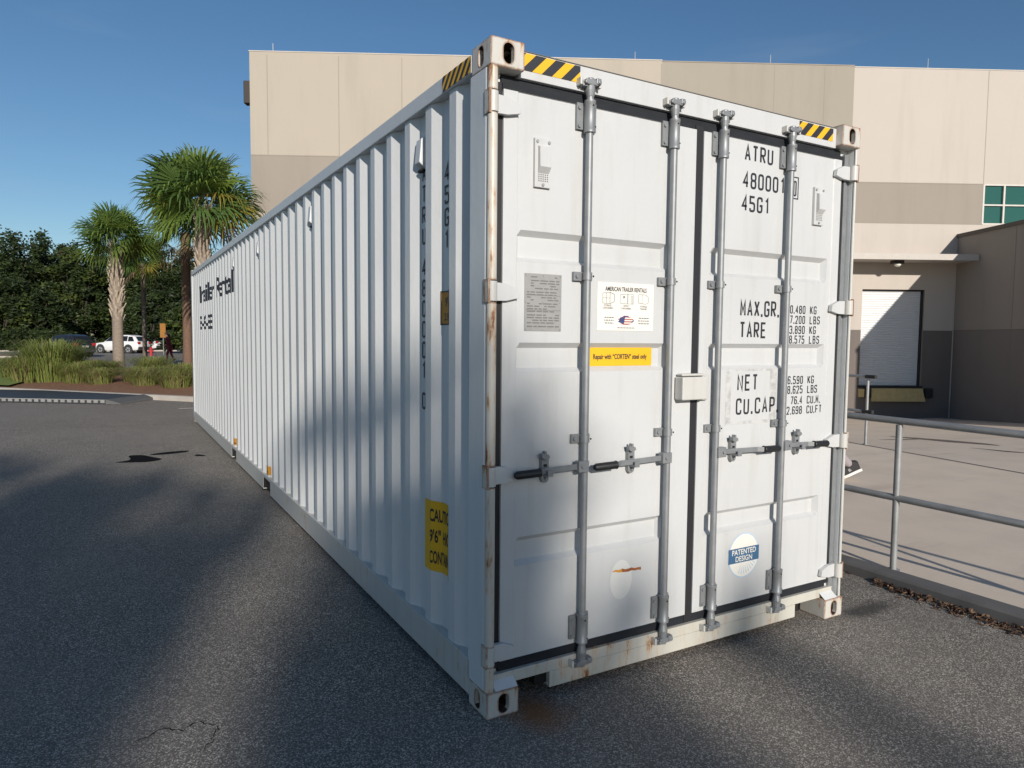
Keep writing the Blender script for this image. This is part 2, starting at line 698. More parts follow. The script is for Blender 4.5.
# header and sill
m = MB()
m.box(0.162, 2.276, 0.045, 0.12, 2.768, 2.878, 'container_white')
m.box(0.162, 2.276, 0.041, 0.30, 2.8785, 2.8825, 'plate_ink')
m.box(0.086, 2.352, 0.066, 0.13, 2.70, 2.7675, 'gasket_grey')
hd = m.build('header', box, bevel=0.003)
m = MB()
m.box(0.042, 2.396, 0.045, 0.13, 0.120, 0.172, 'container_sill')
m.box(0.352, 2.062, 0.043, 0.12, 0.045, 0.1197, 'container_sill')
m.box(0.086, 2.352, 0.064, 0.12, 0.1725, 0.235, 'gasket_grey')
# sloping shelf over the lower castings
for x0, x1 in ((0.045, 0.158), (2.28, 2.393)):
    m.mesh([(x0, 0.004, 0.1185), (x1, 0.004, 0.1185), (x1, 0.047, 0.150), (x0, 0.047, 0.150)], [(0, 1, 2, 3)], 'container_side_white')
# fork notches beside the castings
for x0, x1 in ((0.285, 0.352), (2.062, 2.128)):
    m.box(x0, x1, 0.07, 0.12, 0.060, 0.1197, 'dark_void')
sl = m.build('door_sill', box, bevel=0.002)


# hazard stripes
def stripes(x0, x1, z0, z1, fn, n, name, flip=1):
    m_ = MB()
    m_.face([fn(x0, z0, 0), fn(x1, z0, 0), fn(x1, z1, 0), fn(x0, z1, 0)], 'sticker_yellow')
    w2 = (x1 - x0) / n
    h = z1 - z0
    for i in range(-1, n + 1):
        a = x0 + i * w2
        quad = [(a, z0), (a + w2 * 0.52, z0), (a + w2 * 0.52 + flip * h, z1), (a + flip * h, z1)]
        # clip to the strip
        poly = quad
        for lim, sg in ((x0, 1), (x1, -1)):
            out = []
            for j in range(len(poly)):
                p, q2 = poly[j], poly[(j + 1) % len(poly)]
                ip, iq = sg * (p[0] - lim) >= 0, sg * (q2[0] - lim) >= 0
                if ip:
                    out.append(p)
                if ip != iq:
                    tt = (lim - p[0]) / (q2[0] - p[0])
                    out.append((lim, p[1] + tt * (q2[1] - p[1])))
            poly = out
            if not poly:
                break
        if len(poly) >= 3:
            m_.face([fn(p[0], p[1], 0.0012) for p in poly], 'ink_black')
    return m_


stripes(0.170, 0.475, 2.802, 2.874, lambda x, z, o: (x, 0.0432 - o, z), 3, 's').build('hazard_stripe', hd)
stripes(1.955, 2.245, 2.802, 2.872, lambda x, z, o: (x, 0.0432 - o, z), 3, 's').build('hazard_stripe', hd)
stripes(-0.475, -0.182, 2.803, 2.871, lambda x, z, o: (-0.0018 - o, -x, z), 5, 's').build('hazard_stripe', box)


# doors
def door(x0, x1, recs, rx0, rx1, inset):
    z0, z1 = 0.222, 2.712
    xs = sorted({x0, x1, inset[0], inset[0] + 0.006, inset[1] - 0.006, inset[1], rx0, rx0 + 0.022, rx1 - 0.022, rx1})
    zs = {z0, z1, 0.40, 0.404, 2.578, 2.582}
    for a, b in recs:
        zs |= {a, a + 0.02, b - 0.024, b}
    zs = sorted(zs)

    def dep(x, z):
        d = 0.0
        if inset[0] + 0.005 < x < inset[1] - 0.005:
            d = 0.005
        for a, b in recs:
            if rx0 + 0.02 < x < rx1 - 0.02 and a + 0.018 < z < b - 0.022:
                d = 0.034
        return DY + d
    m_ = MB()
    n = len(xs)
    vv = [(x, dep(x, z), z) for z in zs for x in xs]
    ff = [(j * n + i, j * n + i + 1, (j + 1) * n + i + 1, (j + 1) * n + i) for j in range(len(zs) - 1) for i in range(n - 1)]
    m_.mesh(vv, ff, 'container_white')
    yb = 0.105
    m_.face([(x0, DY, z0), (x0, DY, z1), (x0, yb, z1), (x0, yb, z0)], 'container_white')
    m_.face([(x1, DY, z1), (x1, DY, z0), (x1, yb, z0), (x1, yb, z1)], 'container_white')
    m_.face([(x0, DY, z1), (x1, DY, z1), (x1, yb, z1), (x0, yb, z1)], 'container_white')
    m_.face([(x0, DY, z0), (x0, yb, z0), (x1, yb, z0), (x1, DY, z0)], 'container_white')
    m_.face([(x0, yb, z0), (x0, yb, z1), (x1, yb, z1), (x1, yb, z0)], 'container_white')
    return m_


def zr(a, b):
    return (P(0, a, DY)[1], P(0, b, DY)[1])


RECS_L = [zr(0.662, 0.790), zr(1.512, 1.642), zr(1.988, 2.122)]
RECS_R = [zr(0.645, 0.765), zr(1.508, 1.642), zr(1.988, 2.128)]
DL = door(0.092, 1.2005, RECS_L, P(0.13, 1, DY)[0], P(0.978, 1, DY)[0], (P(0.128, 1, DY)[0], P(1.02, 1, DY)[0])).build('door', box)
DR = door(1.252, 2.352, RECS_R, P(1.262, 1, DY)[0], P(2.18, 1, DY)[0], (P(1.255, 1, DY)[0], P(2.215, 1, DY)[0])).build('door', box)
m = MB()
m.box(1.2007, 1.2518, 0.061, 0.10, 0.18, 2.735, 'rubber_black')
m.build('gasket', DL)
for d_, (a, b) in ((DL, (0.041, 0.0915)), (DR, (2.3525, 2.379))):
    m = MB()
    m.box(a, b, 0.066, 0.074, 0.19, 2.74, 'rubber_black')
    m.build('gasket', d_)

# hinges
HZ = [0.277, 1.067, 1.858, 2.637]
for d_, side in ((DL, 0), (DR, 1)):
    for z in HZ:
        def X(x):
            return x if side == 0 else W_ - x
        m = MB()
        m.tube([(X(0.021), 0.022, z - 0.042), (X(0.021), 0.022, z + 0.042)], 0.0245, 'container_worn', 14)
        poly = [(0.02, z + 0.040), (0.10, z + 0.036), (0.155, z + 0.012), (0.163, z - 0.024), (0.10, z - 0.038), (0.02, z - 0.040)]
        m.prism([(X(p[0]), p[1]) for p in poly], 'y', 0.030, 0.054, 'container_white')
        # lug plates of the post on either side of the knuckle
        a, b = sorted((X(-0.004), X(0.012)))
        m.box(a, b, 0.004, 0.050, z - 0.050, z + 0.050, 'container_rusty')
        m.build('hinge', d_, smooth=True, bevel=0.0015)

# lock rods with guides, cams and handles
YR = 0.024


def rod(d_, xm, hdir, klen):
    x = -1.3776 + (xm + 1.3776) * (2.5895 + YR) / 2.5895
    m_ = MB()
    m_.tube([(x, YR, 0.17), (x, YR, 2.79)], 0.0168, 'galvanised', 16)
    m_.build('lock_rod', d_, smooth=True)
    for za, zb, zc, zd in ((2.585, 2.725, 2.79, 2.824), (0.232, 0.368, 0.168, 0.118)):
        m_ = MB()
        m_.tube([(x, YR, za), (x, YR, za + 0.012), (x, YR, za + 0.014), (x, YR, zb - 0.014), (x, YR, zb - 0.012), (x, YR, zb)],
                [0.027, 0.027, 0.0255, 0.0255, 0.027, 0.027], 'galvanised', 18)
        m_.box(x - 0.056, x - 0.010, 0.044, DY, za + 0.016, zb - 0.008, 'galvanised')
        m_.box(x + 0.010, x + 0.050, 0.044, DY, za + 0.012, zb - 0.002, 'galvanised')
        for zz in (za + 0.03, zb - 0.03):
            for bx in (x - 0.044, x + 0.038):
                m_.tube([(bx, 0.0435, zz), (bx, 0.036, zz)], 0.008, 'galvanised', 8)
        m_.tube([(x, 0.0, (za + zb) / 2 + 0.045), (x, -0.004, (za + zb) / 2 + 0.045)], 0.004, 'dark_void', 6)
        m_.tube([(x + .018, 0.005, (za + zb) / 2 - 0.045), (x + .019, 0.003, (za + zb) / 2 - 0.045)], 0.004, 'dark_void', 6)
        m_.build('rod_guide', d_, smooth=True)
        # cam end
        m_ = MB()
        top = zd > zc
        sg = 1 if top else -1
        zt = zd - sg * 0.022
        m_.tube([(x, YR, zc - sg * 0.05), (x, YR, zc - sg * 0.02), (x, YR, zc), (x, YR, zd)], [0.0175, 0.0235, 0.021, 0.018], 'galvanised', 14)
        m_.box(x - 0.034, x + 0.030, YR - 0.022, YR + 0.012, min(zt - sg * .012, zt + sg * .012), max(zt - sg * .012, zt + sg * .012), 'galvanised')
        m_.box(x - 0.046, x - 0.020, YR - 0.012, YR + 0.020, zt - 0.020, zt + 0.006, 'galvanised')
        m_.box(x + 0.018, x + 0.044, YR - 0.026, YR + 0.010, zt - 0.006, zt + 0.020, 'galvanised')
        m_.tube([(x + 0.034, YR - 0.030, zt + .004), (x + 0.034, YR + 0.012, zt + .004)], 0.010, 'galvanised', 8)
        m_.tube([(x - 0.036, YR - 0.028, zt - .004), (x - 0.036, YR + 0.012, zt - .004)], 0.009, 'galvanised', 8)
        m_.build('cam_lock', d_, bevel=0.003)
        # keeper welded on header or sill
        for kx in (x - 0.056, x + 0.047):
            m_ = MB()
            m_.box(kx - 0.006, kx + 0.006, 0.010, 0.0445, zt - 0.017, zt + 0.017, 'container_worn')
            m_.build('cam_keeper', hd if top else sl, bevel=0.003)
    # mid brackets
    for zz in (1.945, 1.200):
        m_ = MB()
        m_.tube([(x, YR, zz - 0.017), (x, YR, zz + 0.017)], 0.0225, 'galvanised', 16)
        m_.box(x - 0.062, x - 0.008, 0.042, DY, zz - 0.020, zz + 0.020, 'galvanised')
        m_.box(x + 0.008, x + 0.040, 0.042, DY, zz - 0.020, zz + 0.020, 'galvanised')
        m_.box(x - 0.016, x + 0.016, YR, 0.05, zz - 0.016, zz + 0.016, 'galvanised')
        m_.tube([(x - 0.045, 0.0415, zz), (x - 0.045, 0.034, zz)], 0.009, 'galvanised', 8)
        m_.tube([(x + 0.020, 0.008, zz), (x + 0.022, 0.004, zz)], 0.0045, 'dark_void', 6)
        m_.build('rod_bracket', d_, smooth=True)
    # handle: hub, flat lever with a set, black grip
    zh = 1.075
    m_ = MB()
    s2 = hdir
    m_.box(min(x - s2 * .006, x + s2 * .050), max(x - s2 * .006, x + s2 * .050), -0.006, 0.030, zh - 0.026, zh + 0.026, 'galvanised')
    m_.tube([(x + s2 * .030, -0.007, zh), (x + s2 * .030, -0.014, zh)], 0.008, 'galvanised', 8)
    gx = x + s2 * klen
    g0 = x + s2 * (klen - 0.130)
    path = [(x + s2 * .045, 0.012), (x + s2 * .16, 0.010), (g0 - s2 * .035, 0.010), (g0, -0.004), (g0 + s2 * .02, -0.006)]
    hw = 0.0125
    for (xa, ya), (xb, yb) in zip(path[:-1], path[1:]):
        za_, zb_ = hw * 1.05, hw
        drop = lambda xx: -0.010 * abs(xx - x) / klen
        q = []
        for (xx, yy) in ((xa, ya), (xb, yb)):
            q.append([(xx, yy, zh + drop(xx) - za_), (xx, yy + 0.010, zh + drop(xx) - za_), (xx, yy + 0.010, zh + drop(xx) + za_), (xx, yy, zh + drop(xx) + za_)])
        m_.mesh(q[0] + q[1], [(0, 1, 5, 4), (1, 2, 6, 5), (2, 3, 7, 6), (3, 0, 4, 7), (3, 2, 1, 0), (4, 5, 6, 7)], 'galvanised')
    m_.build('handle', d_, weld=True, bevel=0.002)
    m_ = MB()
    m_.tube([(g0, 0.001, zh - .0075), (g0 + s2 * .004, 0.001, zh - .0075), (g0 + s2 * .012, 0.001, zh - .008), (gx - s2 * .010, 0.001, zh - .010), (gx, 0.001, zh - .010)],
            [0.018, 0.021, 0.0185, 0.0185, 0.012], 'grip_black', 12)
    m_.build('handle_grip', d_, smooth=True)
    return x, zh


KE = [(0.310, 0), (0.806, 0), (1.506, 1), (2.02, 1)]
for i, (xm, d_, hd_, kl) in enumerate(((0.500, DL, -1, 0.385), (1.002, DL, -1, 0.465), (1.334, DR, 1, 0.47), (1.845, DR, 1, 0.372))):
    x, zh = rod(d_, xm, hd_, kl)
    # catch with hook for the handle
    kx = KE[i][0]
    m = MB()
    pts = []
    for k in range(9):
        an = math.pi * k / 8
        pts.append((kx + 0.019 * math.cos(an), 1.118 + 0.019 * math.sin(an)))
    for k in range(9):
        an = math.pi + math.pi * k / 8
        pts.append((kx + 0.019 * math.cos(an), 1.030 + 0.019 * math.sin(an)))
    m.prism(pts, 'y', 0.036, DY + 0.004, 'galvanised')
    m.box(kx - 0.014, kx + 0.014, -0.004, 0.036, 1.046, 1.058, 'galvanised')
    m.box(kx - 0.014, kx + 0.014, -0.010, -0.004, 1.046, 1.074, 'galvanised')
    m.prism([(kx - 0.030, 1.128), (kx - 0.012, 1.118), (kx + 0.010, 1.128), (kx + 0.004, 1.142), (kx - 0.006, 1.140), (kx - 0.008, 1.158), (kx - 0.016, 1.158), (kx - 0.018, 1.146), (kx - 0.034, 1.146)],
            'y', 0.012, 0.036, 'galvanised')
    m.tube([(kx, 0.036, 1.124), (kx, 0.028, 1.124)], 0.008, 'galvanised', 8)
    m.tube([(kx + .002, 0.036, 1.030), (kx + .002, 0.028, 1.030)], 0.007, 'galvanised', 8)
    m.box(kx - 0.010, kx + 0.008, 0.0352, 0.0358, 1.084, 1.096, 'dark_void')
    m.build('handle_catch', d_, bevel=0.0015)

# lock box over the centre seam
m = MB()
m.box(1.088, 1.256, -0.008, 0.050, 1.358, 1.474, 'container_worn')
m.box(1.2565, 1.305, 0.030, 0.0545, 1.350, 1.480, 'container_white')
m.box(1.095, 1.255, 0.005, 0.045, 1.4782, 1.490, 'container_worn')
m.build('lock_box', DL, bevel=0.006)

# ventilators
for d_, xm in ((DL, 0.25), (DR, 2.075)):
    x, z = P(xm, 2.41, DY)
    m = MB()
    m.box(x - 0.041, x + 0.041, 0.044, DY + 0.004, z - 0.105, z + 0.105, 'container_white')
    m.prism([(0.0438, z + 0.072), (0.026, z + 0.066), (0.022, z - 0.020), (0.0438, z - 0.045)], 'x', x - 0.026, x + 0.030, 'container_white')
    for r_ in range(4):
        for c_ in range(5):
            m.box(x - 0.024 + c_ * 0.011, x - 0.018 + c_ * 0.011, 0.0425, 0.0438, z - 0.080 + r_ * 0.009, z - 0.075 + r_ * 0.009, 'plate_ink')
    for bx, bz in ((-0.03, 0.09), (0.03, 0.09), (0.0, -0.094)):
        m.tube([(x + bx, 0.0438, z + bz), (x + bx, 0.039, z + bz)], 0.007, 'plate_metal', 8)
    m.build('ventilator', d_, bevel=0.002)


# writing on the doors
def put_strokes(m_, body, xm, zm, hm, wch, gap, th, mat='ink_black', y=DY + 0.005 - 0.0015, right=False):
    s_ = (2.5895 + DY) / 2.5895
    x0, z0 = P(xm, zm, DY)
    qs, wid = stroke_text(body, wch * s_, hm * s_, gap * s_, th * s_)
    if right:
        x0 -= wid
    for q in qs:
        m_.face([(x0 + p[0], y - 0.0003 * p[2], z0 + p[1]) for p in q], mat)


m = MB()
put_strokes(m, 'ATRU', 1.490, 2.588, 0.084, 0.043, 0.014, 0.0115)
put_strokes(m, '480001', 1.482, 2.449, 0.084, 0.043, 0.0135, 0.0115)
put_strokes(m, '45G1', 1.478, 2.330, 0.084, 0.043, 0.0135, 0.0115)
put_strokes(m, '0', 1.872, 2.447, 0.084, 0.026, 0.012, 0.009)
for a, b, c_, d_ in ((1.855, 1.914, 2.432, 2.438), (1.855, 1.914, 2.546, 2.552), (1.908, 1.914, 2.438, 2.546)):
    x0, z0 = P(a, c_, DY)
    x1, z1 = P(b, d_, DY)
    m.face([(x0, DY + .0033, z0), (x1, DY + .0033, z0), (x1, DY + .0033, z1), (x0, DY + .0033, z1)], 'ink_black')
put_strokes(m, 'MAX.GR.', 1.490, 1.786, 0.086, 0.041, 0.0115, 0.0115)
put_strokes(m, 'TARE', 1.490, 1.672, 0.086, 0.041, 0.0125, 0.0115)
put_strokes(m, 'NET', 1.484, 1.392, 0.088, 0.043, 0.0135, 0.0120)
put_strokes(m, 'CU.CAP.', 1.478, 1.266, 0.088, 0.043, 0.0145, 0.0120)
for tx, z in (('30.480', 1.812), ('67.200', 1.756), ('3.890', 1.700), ('8.575', 1.646)):
    put_strokes(m, tx, 2.008, z - 0.002, 0.046, 0.0225, 0.0075, 0.0062, right=True)
for tx, z in (('KG', 1.812), ('LBS', 1.756), ('KG', 1.700), ('LBS', 1.646)):
    put_strokes(m, tx, 2.048, z - 0.002, 0.046, 0.0235, 0.0085, 0.0062)
for tx, z in (('26.590', 1.420), ('58.625', 1.366), ('76.4', 1.306), ('2.698', 1.250)):
    put_strokes(m, tx, 2.008, z - 0.002, 0.046, 0.0225, 0.0075, 0.0062, right=True)
for tx, z in (('KG', 1.420), ('LBS', 1.366), ('CU.M.', 1.306), ('CU.FT', 1.250)):
    put_strokes(m, tx, 2.048, z - 0.002, 0.046, 0.0235, 0.0075, 0.0062)
m.build('lettering', DR)


def rect(m_, xa, xb, za, zb, y, mat):
    x0, z0 = P(xa, za, DY)
    x1, z1 = P(xb, zb, DY)
    m_.face([(x0, y, z0), (x1, y, z0), (x1, y, z1), (x0, y, z1)], mat)


def fput(m_, body, xm, zm, size, sx, mat, y, align='LEFT', bold=0.0, spacing=1.0):
    vs_, fs = font_mesh(body, size, sx, bold, align, spacing)
    x0, z0 = P(xm, zm, DY)
    m_.mesh([(x0 + a, y, z0 + b) for a, b in vs_], fs, mat)


# repainted patch under NET / CU.CAP.
m = MB()
rect(m, 1.400, 1.790, 1.215, 1.508, DY + 0.0042, 'patch_smudge')
rect(m, 1.438, 1.735, 1.232, 1.497, DY + 0.0038, 'container_white')
m.build('paint_patch', DR)

# maker's plate
m = MB()
x0, z0 = P(0.172, 1.693, DY)
x1, z1 = P(0.362, 1.941, DY)
yp = DY + 0.002
m.box(x0, x1, yp, yp + 0.003, z0, z1, 'plate_metal')
random.seed(5)
zz = z1 - 0.018
row = 0
while zz > z0 + 0.012:
    xx = x0 + 0.012
    wid = 0.5 if row < 3 else 1
    if row < 3:
        xx += 0.02
    while xx < x1 - 0.022:
        ln = random.uniform(0.012, 0.045)
        ln = min(ln, x1 - 0.012 - xx)
        if random.random() < 0.85:
            m.face([(xx, yp - 0.0006, zz), (xx + ln, yp - 0.0006, zz), (xx + ln, yp - 0.0006, zz + 0.0055), (xx, yp - 0.0006, zz + 0.0055)], 'plate_ink')
        xx += ln + 0.006
    zz -= 0.0115 if row % 4 else 0.016
    row += 1
for zf in (0.36, 0.62):
    zq = z0 + (z1 - z0) * zf
    m.face([(x0 + .005, yp - 0.0007, zq), (x1 - .005, yp - 0.0007, zq), (x1 - .005, yp - 0.0007, zq + .002), (x0 + .005, yp - 0.0007, zq + .002)], 'plate_ink')
for bx in (x0 + 0.007, (x0 + x1) / 2, x1 - 0.007):
    for bz in (z0 + 0.007, (z0 + z1) / 2, z1 - 0.007):
        m.tube([(bx, yp, bz), (bx, yp - 0.003, bz)], 0.004, 'plate_metal', 6)
m.build('data_plate', DL)

# rental company panel
m = MB()
ys = DY + 0.0025
x0, z0 = P(0.560, 1.700, DY)
x1, z1 = P(0.895, 1.922, DY)
m.box(x0, x1, ys, ys + 0.0022, z0, z1, 'sticker_white')
yt = ys - 0.0008
cx = (0.560 + 0.895) / 2
fput(m, 'AMERICAN TRAILER RENTALS', cx, 1.883, 0.0285, 0.66, 'ink_black', yt, 'CENTER', 0.0006)
for kx, cap in ((0.620, ('STORAGE', 'CONTAINERS')), (0.727, ('OFFICE', 'CONTAINERS')), (0.833, ('STORAGE', 'TRAILERS'))):
    fput(m, cap[0], kx, 1.812, 0.0125, 0.8, 'ink_black', yt, 'CENTER')
    fput(m, cap[1], kx, 1.800, 0.0125, 0.8, 'ink_black', yt, 'CENTER')


def sk(m_, pts, th, mat, closed=True):
    n = len(pts)
    for i in range(n if closed else n - 1):
        a = Vector(P(*pts[i], DY))
        b = Vector(P(*pts[(i + 1) % n], DY))
        d = (b - a).normalized()
        nn = Vector((-d.y, d.x)) * th / 2
        yy = yt - 0.0002 - 0.00005 * i
        m_.face([((a - nn).x, yy, (a - nn).y), ((b - nn).x, yy, (b - nn).y), ((b + nn).x, yy, (b + nn).y), ((a + nn).x, yy, (a + nn).y)], mat)


sk(m, [(0.590, 1.826), (0.590, 1.872), (0.632, 1.876), (0.632, 1.824)], .0016, 'ink_faded')
sk(m, [(0.632, 1.824), (0.632, 1.876), (0.657, 1.868), (0.657, 1.834)], .0022, 'ink_faded')
sk(m, [(0.611, 1.825), (0.611, 1.874)], .0014, 'ink_faded', False)
sk(m, [(0.590, 1.850), (0.632, 1.850)], .0014, 'ink_faded', False)
sk(m, [(0.692, 1.828), (0.692, 1.868), (0.736, 1.872), (0.736, 1.826)], .0014, 'ink_faded')
sk(m, [(0.738, 1.826), (0.738, 1.872), (0.770, 1.872), (0.770, 1.826)], .0012, 'ink_faded')
sk(m, [(0.758, 1.826), (0.758, 1.862), (0.766, 1.862), (0.766, 1.826)], .0012, 'ink_faded')
rect(m, 0.710, 0.718, 1.852, 1.862, yt - .0004, 'ink_faded')
sk(m, [(0.802, 1.832), (0.802, 1.872), (0.845, 1.872), (0.862, 1.860), (0.862, 1.834), (0.845, 1.828)], .0016, 'ink_faded')
sk(m, [(0.824, 1.830), (0.824, 1.872)], .0012, 'ink_faded', False)
# oval flag emblem
ox, oz = P(0.727, 1.748, DY)
for j in range(7):
    za, zb = -0.020 + j * 0.04 / 7, -0.020 + (j + 1) * 0.04 / 7
    wa, wb = 0.048 * math.sqrt(max(0.03, 1 - (za / 0.021) ** 2)), 0.048 * math.sqrt(max(0.03, 1 - (zb / 0.021) ** 2))
    m.face([(ox - wa, yt, oz + za), (ox + wa, yt, oz + za), (ox + wb, yt, oz + zb), (ox - wb, yt, oz + zb)], 'emblem_red' if j % 2 == 0 else 'sticker_white')
m.face([(ox - 0.044, yt - .0004, oz - 0.008), (ox - 0.012, yt - .0004, oz - 0.017), (ox - 0.004, yt - .0004, oz + 0.018), (ox - 0.036, yt - .0004, oz + 0.013)], 'emblem_navy')
m.face([(ox - 0.02, yt - .0006, oz + 0.018), (ox + 0.02, yt - .0006, oz + 0.018), (ox + 0.012, yt - .0006, oz + 0.023), (ox - 0.012, yt - .0006, oz + 0.023)], 'emblem_navy')
m.face([(ox + 0.030, yt - .0006, oz - 0.012), (ox + 0.049, yt - .0006, oz - 0.003), (ox + 0.049, yt - .0006, oz + 0.005), (ox + 0.036, yt - .0006, oz - 0.004)], 'emblem_navy')
random.seed(3)
for kx0, kx1 in ((0.600, 0.655), (0.800, 0.868)):
    for k in range(3):
        a = kx0 + random.uniform(0, 0.008)
        while a < kx1:
            b = a + random.uniform(0.006, 0.016)
            rect(m, a, min(b, kx1), 1.759 - k * 0.013, 1.763 - k * 0.013, yt, 'ink_faded')
            a = b + 0.003
a = 0.678
while a < 0.775:
    rect(m, a, a + 0.014, 1.712, 1.7155, yt, 'ink_faded')
    a += 0.0175
m.build('company_sign', DL)

# yellow repair notice (in the sunk band)
m = MB()
yc = DY + 0.034 - 0.003
x0, z0 = P(0.512, 1.536, DY + .03)
x1, z1 = P(0.888, 1.622, DY + .03)
m.box(x0, x1, yc, yc + 0.0025, z0, z1, 'sticker_yellow')
vs_, fs = font_mesh('Repair with “CORTEN” steel only', 0.0335, 0.70, 0.0009, 'CENTER')
m.mesh([((x0 + x1) / 2 - 0.002 + a, yc - .0008, (z0 + z1) / 2 - 0.011 + b) for a, b in vs_], fs, 'ink_black')
m.build('notice_sticker', DL)

# round sticker
m = MB()
ox, oz = P(1.573, 0.499, DY)
yq = DY + 0.0025


def disc(m_, cx_, cz_, rx, rz, y, mat, n=40):
    m_.face([(cx_ + rx * math.cos(2 * math.pi * k / n), y, cz_ + rz * math.sin(2 * math.pi * k / n)) for k in range(n)], mat)


disc(m, ox, oz, 0.121, 0.126, yq + 0.0012, 'sticker_pale_blue')
disc(m, ox, oz, 0.114, 0.119, yq + 0.0008, 'sticker_white')
for k in range(9):
    a = -1.95 + k * 0.2
    r0, r1 = 0.055, 0.104
    m.face([(ox + r0 * math.cos(a), yq + .0005, oz + r0 * math.sin(a)), (ox + r1 * math.cos(a - .035), yq + .0005, oz + r1 * math.sin(a - .035)), (ox + r1 * math.cos(a + .035), yq + .0005, oz + r1 * math.sin(a + .035))], 'sticker_pale_blue')
m.face([(ox - 0.119, yq, oz - 0.038), (ox + 0.119, yq, oz - 0.038), (ox + 0.119, yq, oz + 0.044), (ox - 0.119, yq, oz + 0.044)], 'sticker_blue')
for tx, dz, sz in (('PATENTED', 0.008, 0.042), ('DESIGN', -0.030, 0.042)):
    vs_, fs = font_mesh(tx, sz, 0.92, 0.0006, 'CENTER')
    m.mesh([(ox + a, yq - .0008, oz + dz + b) for a, b in vs_], fs, 'sticker_white')
m.build('round_sticker', DR)

# touched-up oval with a rust scratch
m = MB()
ox, oz = P(0.730, 0.505, DY)
disc(m, ox, oz, 0.068, 0.098, DY + 0.0036, 'patch_white')
random.seed(8)
xs_ = [ox - 0.055 + 0.02 * i for i in range(10)]
up_, dn_ = [], []
for i, xx in enumerate(xs_):
    zc = oz + 0.048 - 0.0012 * i + random.uniform(-.003, .003)
    hw_ = [0.002, 0.005, 0.006, 0.009, 0.007, 0.008, 0.007, 0.006, 0.006, 0.008][i]
    up_.append((xx, DY + 0.0028, zc + hw_))
    dn_.append((xx, DY + 0.0028, zc - hw_))
for i in range(9):
    m.face([dn_[i], dn_[i + 1], up_[i + 1], up_[i]], 'rust' if i > 2 else 'sticker_orange')
m.build('rust_scratch', DL)


# marks on the corrugated side, wrapped to the folds
def wrap_side(parts_, name, lift=0.0018):
    """parts_: list of (verts [(along, z)], faces, material, layer); along = -y (reads left to right)"""
    m_ = MB()
    for vs_, fs, mat, lay in parts_:
        bm = bmesh.new()
        bv = [bm.verts.new((0, -a, z)) for a, z in vs_]
        for f in fs:
            try:
                bm.faces.new([bv[i] for i in f])
            except ValueError:
                pass
        lo = min(-a for a, z in vs_)
        hi = max(-a for a, z in vs_)
        for b in BPS:
            if lo < b < hi:
                bmesh.ops.bisect_plane(bm, geom=bm.verts[:] + bm.edges[:] + bm.faces[:], plane_co=(0, b, 0), plane_no=(0, 1, 0), dist=1e-6)
        bm.verts.index_update()
        m_.mesh([(xprof(v.co.y) - lift - lay * 0.0009, v.co.y, v.co.z) for v in bm.verts],
                [tuple(v.index for v in f.verts) for f in bm.faces], mat)
        bm.free()
    return m_.build(name, box)


def quad2(a0, a1, z0, z1):
    return [(a0, z0), (a1, z0), (a1, z1), (a0, z1)], [(0, 1, 2, 3)]


def ftext(body, a, z, size, sx, align='LEFT', bold=0.0, spacing=1.0):
    vs_, fs = font_mesh(body, size, sx, bold, align, spacing)
    return [(a + p[0], z + p[1]) for p in vs_], fs


# caution label
ya = 0.712
wrap_side([quad2(-ya, -ya + 0.282, 0.478, 0.838) + ('sticker_yellow', 0)]
          + [ftext(tx, -ya + 0.066, z, 0.088, sx, 'LEFT', 0.0022) + ('ink_black', 1)
             for tx, z, sx in (('CAUTION', 0.735, 0.46), ('9\'6" HIGH', 0.628, 0.50), ('CONTAINER', 0.520, 0.36))], 'caution_sticker')
# height label
wrap_side([quad2(-0.585, -0.585 + 0.16, 1.722, 1.888) + ('ink_black', 0), quad2(-0.578, -0.578 + 0.146, 1.729, 1.881) + ('sticker_orange', 1),
           ftext('9\'6"', -0.505, 1.812, 0.062, 0.8, 'CENTER', 0.001) + ('ink_black', 2),
           ftext('2.9 M', -0.505, 1.745, 0.050, 0.8, 'CENTER', 0.001) + ('ink_black', 2)], 'height_sticker')


def column(chars, yc, ztop, pitch, name):
    parts_ = []
    z = ztop
    for ch in chars:
        if ch == ' ':
            z -= pitch * 0.5
            continue
        qs, wid = stroke_text(ch, 0.052, 0.090, 0, 0.013)
        for q in qs:
            parts_.append(([(-yc - 0.026 + p[0], z - 0.090 + p[1]) for p in q], [(0, 1, 2, 3)], 'ink_black', q[0][2] * 0.3))
        z -= pitch
    return wrap_side(parts_, name)


column('ATRU', 0.812, 2.550, 0.107, 'side_lettering')
column('480001', 0.812, 2.550 - 4.5 * 0.107, 0.107, 'side_lettering')
column('0', 0.812, 2.550 - 11 * 0.107, 0.107, 'side_lettering')
column('45G1', 0.530, 2.500, 0.107, 'side_lettering')
def slot_word(word, k0, z, size, sx):
    for n_, ch in enumerate(word):
        if ch != ' ':
            wrap_side([ftext(ch, -(F0 + (k0 - n_) * PER - 0.085), z, size, sx, 'CENTER', 0.010) + ('ink_black', 0)], 'side_letter')


slot_word('Trailer', 36, 2.235, 0.40, 1.0)
slot_word('Rental', 28, 2.235, 0.40, 1.0)
slot_word('8-6-8E', 36, 1.775, 0.31, 1.0)
for y0 in (4.93, 7.15):
    wrap_side([quad2(-y0 - 0.10, -y0 + 0.10, 0.225, 0.315) + ('sticker_orange', 0), quad2(-y0 - 0.05, -y0 + 0.05, 0.245, 0.258) + ('ink_black', 1)], 'pocket_sticker')
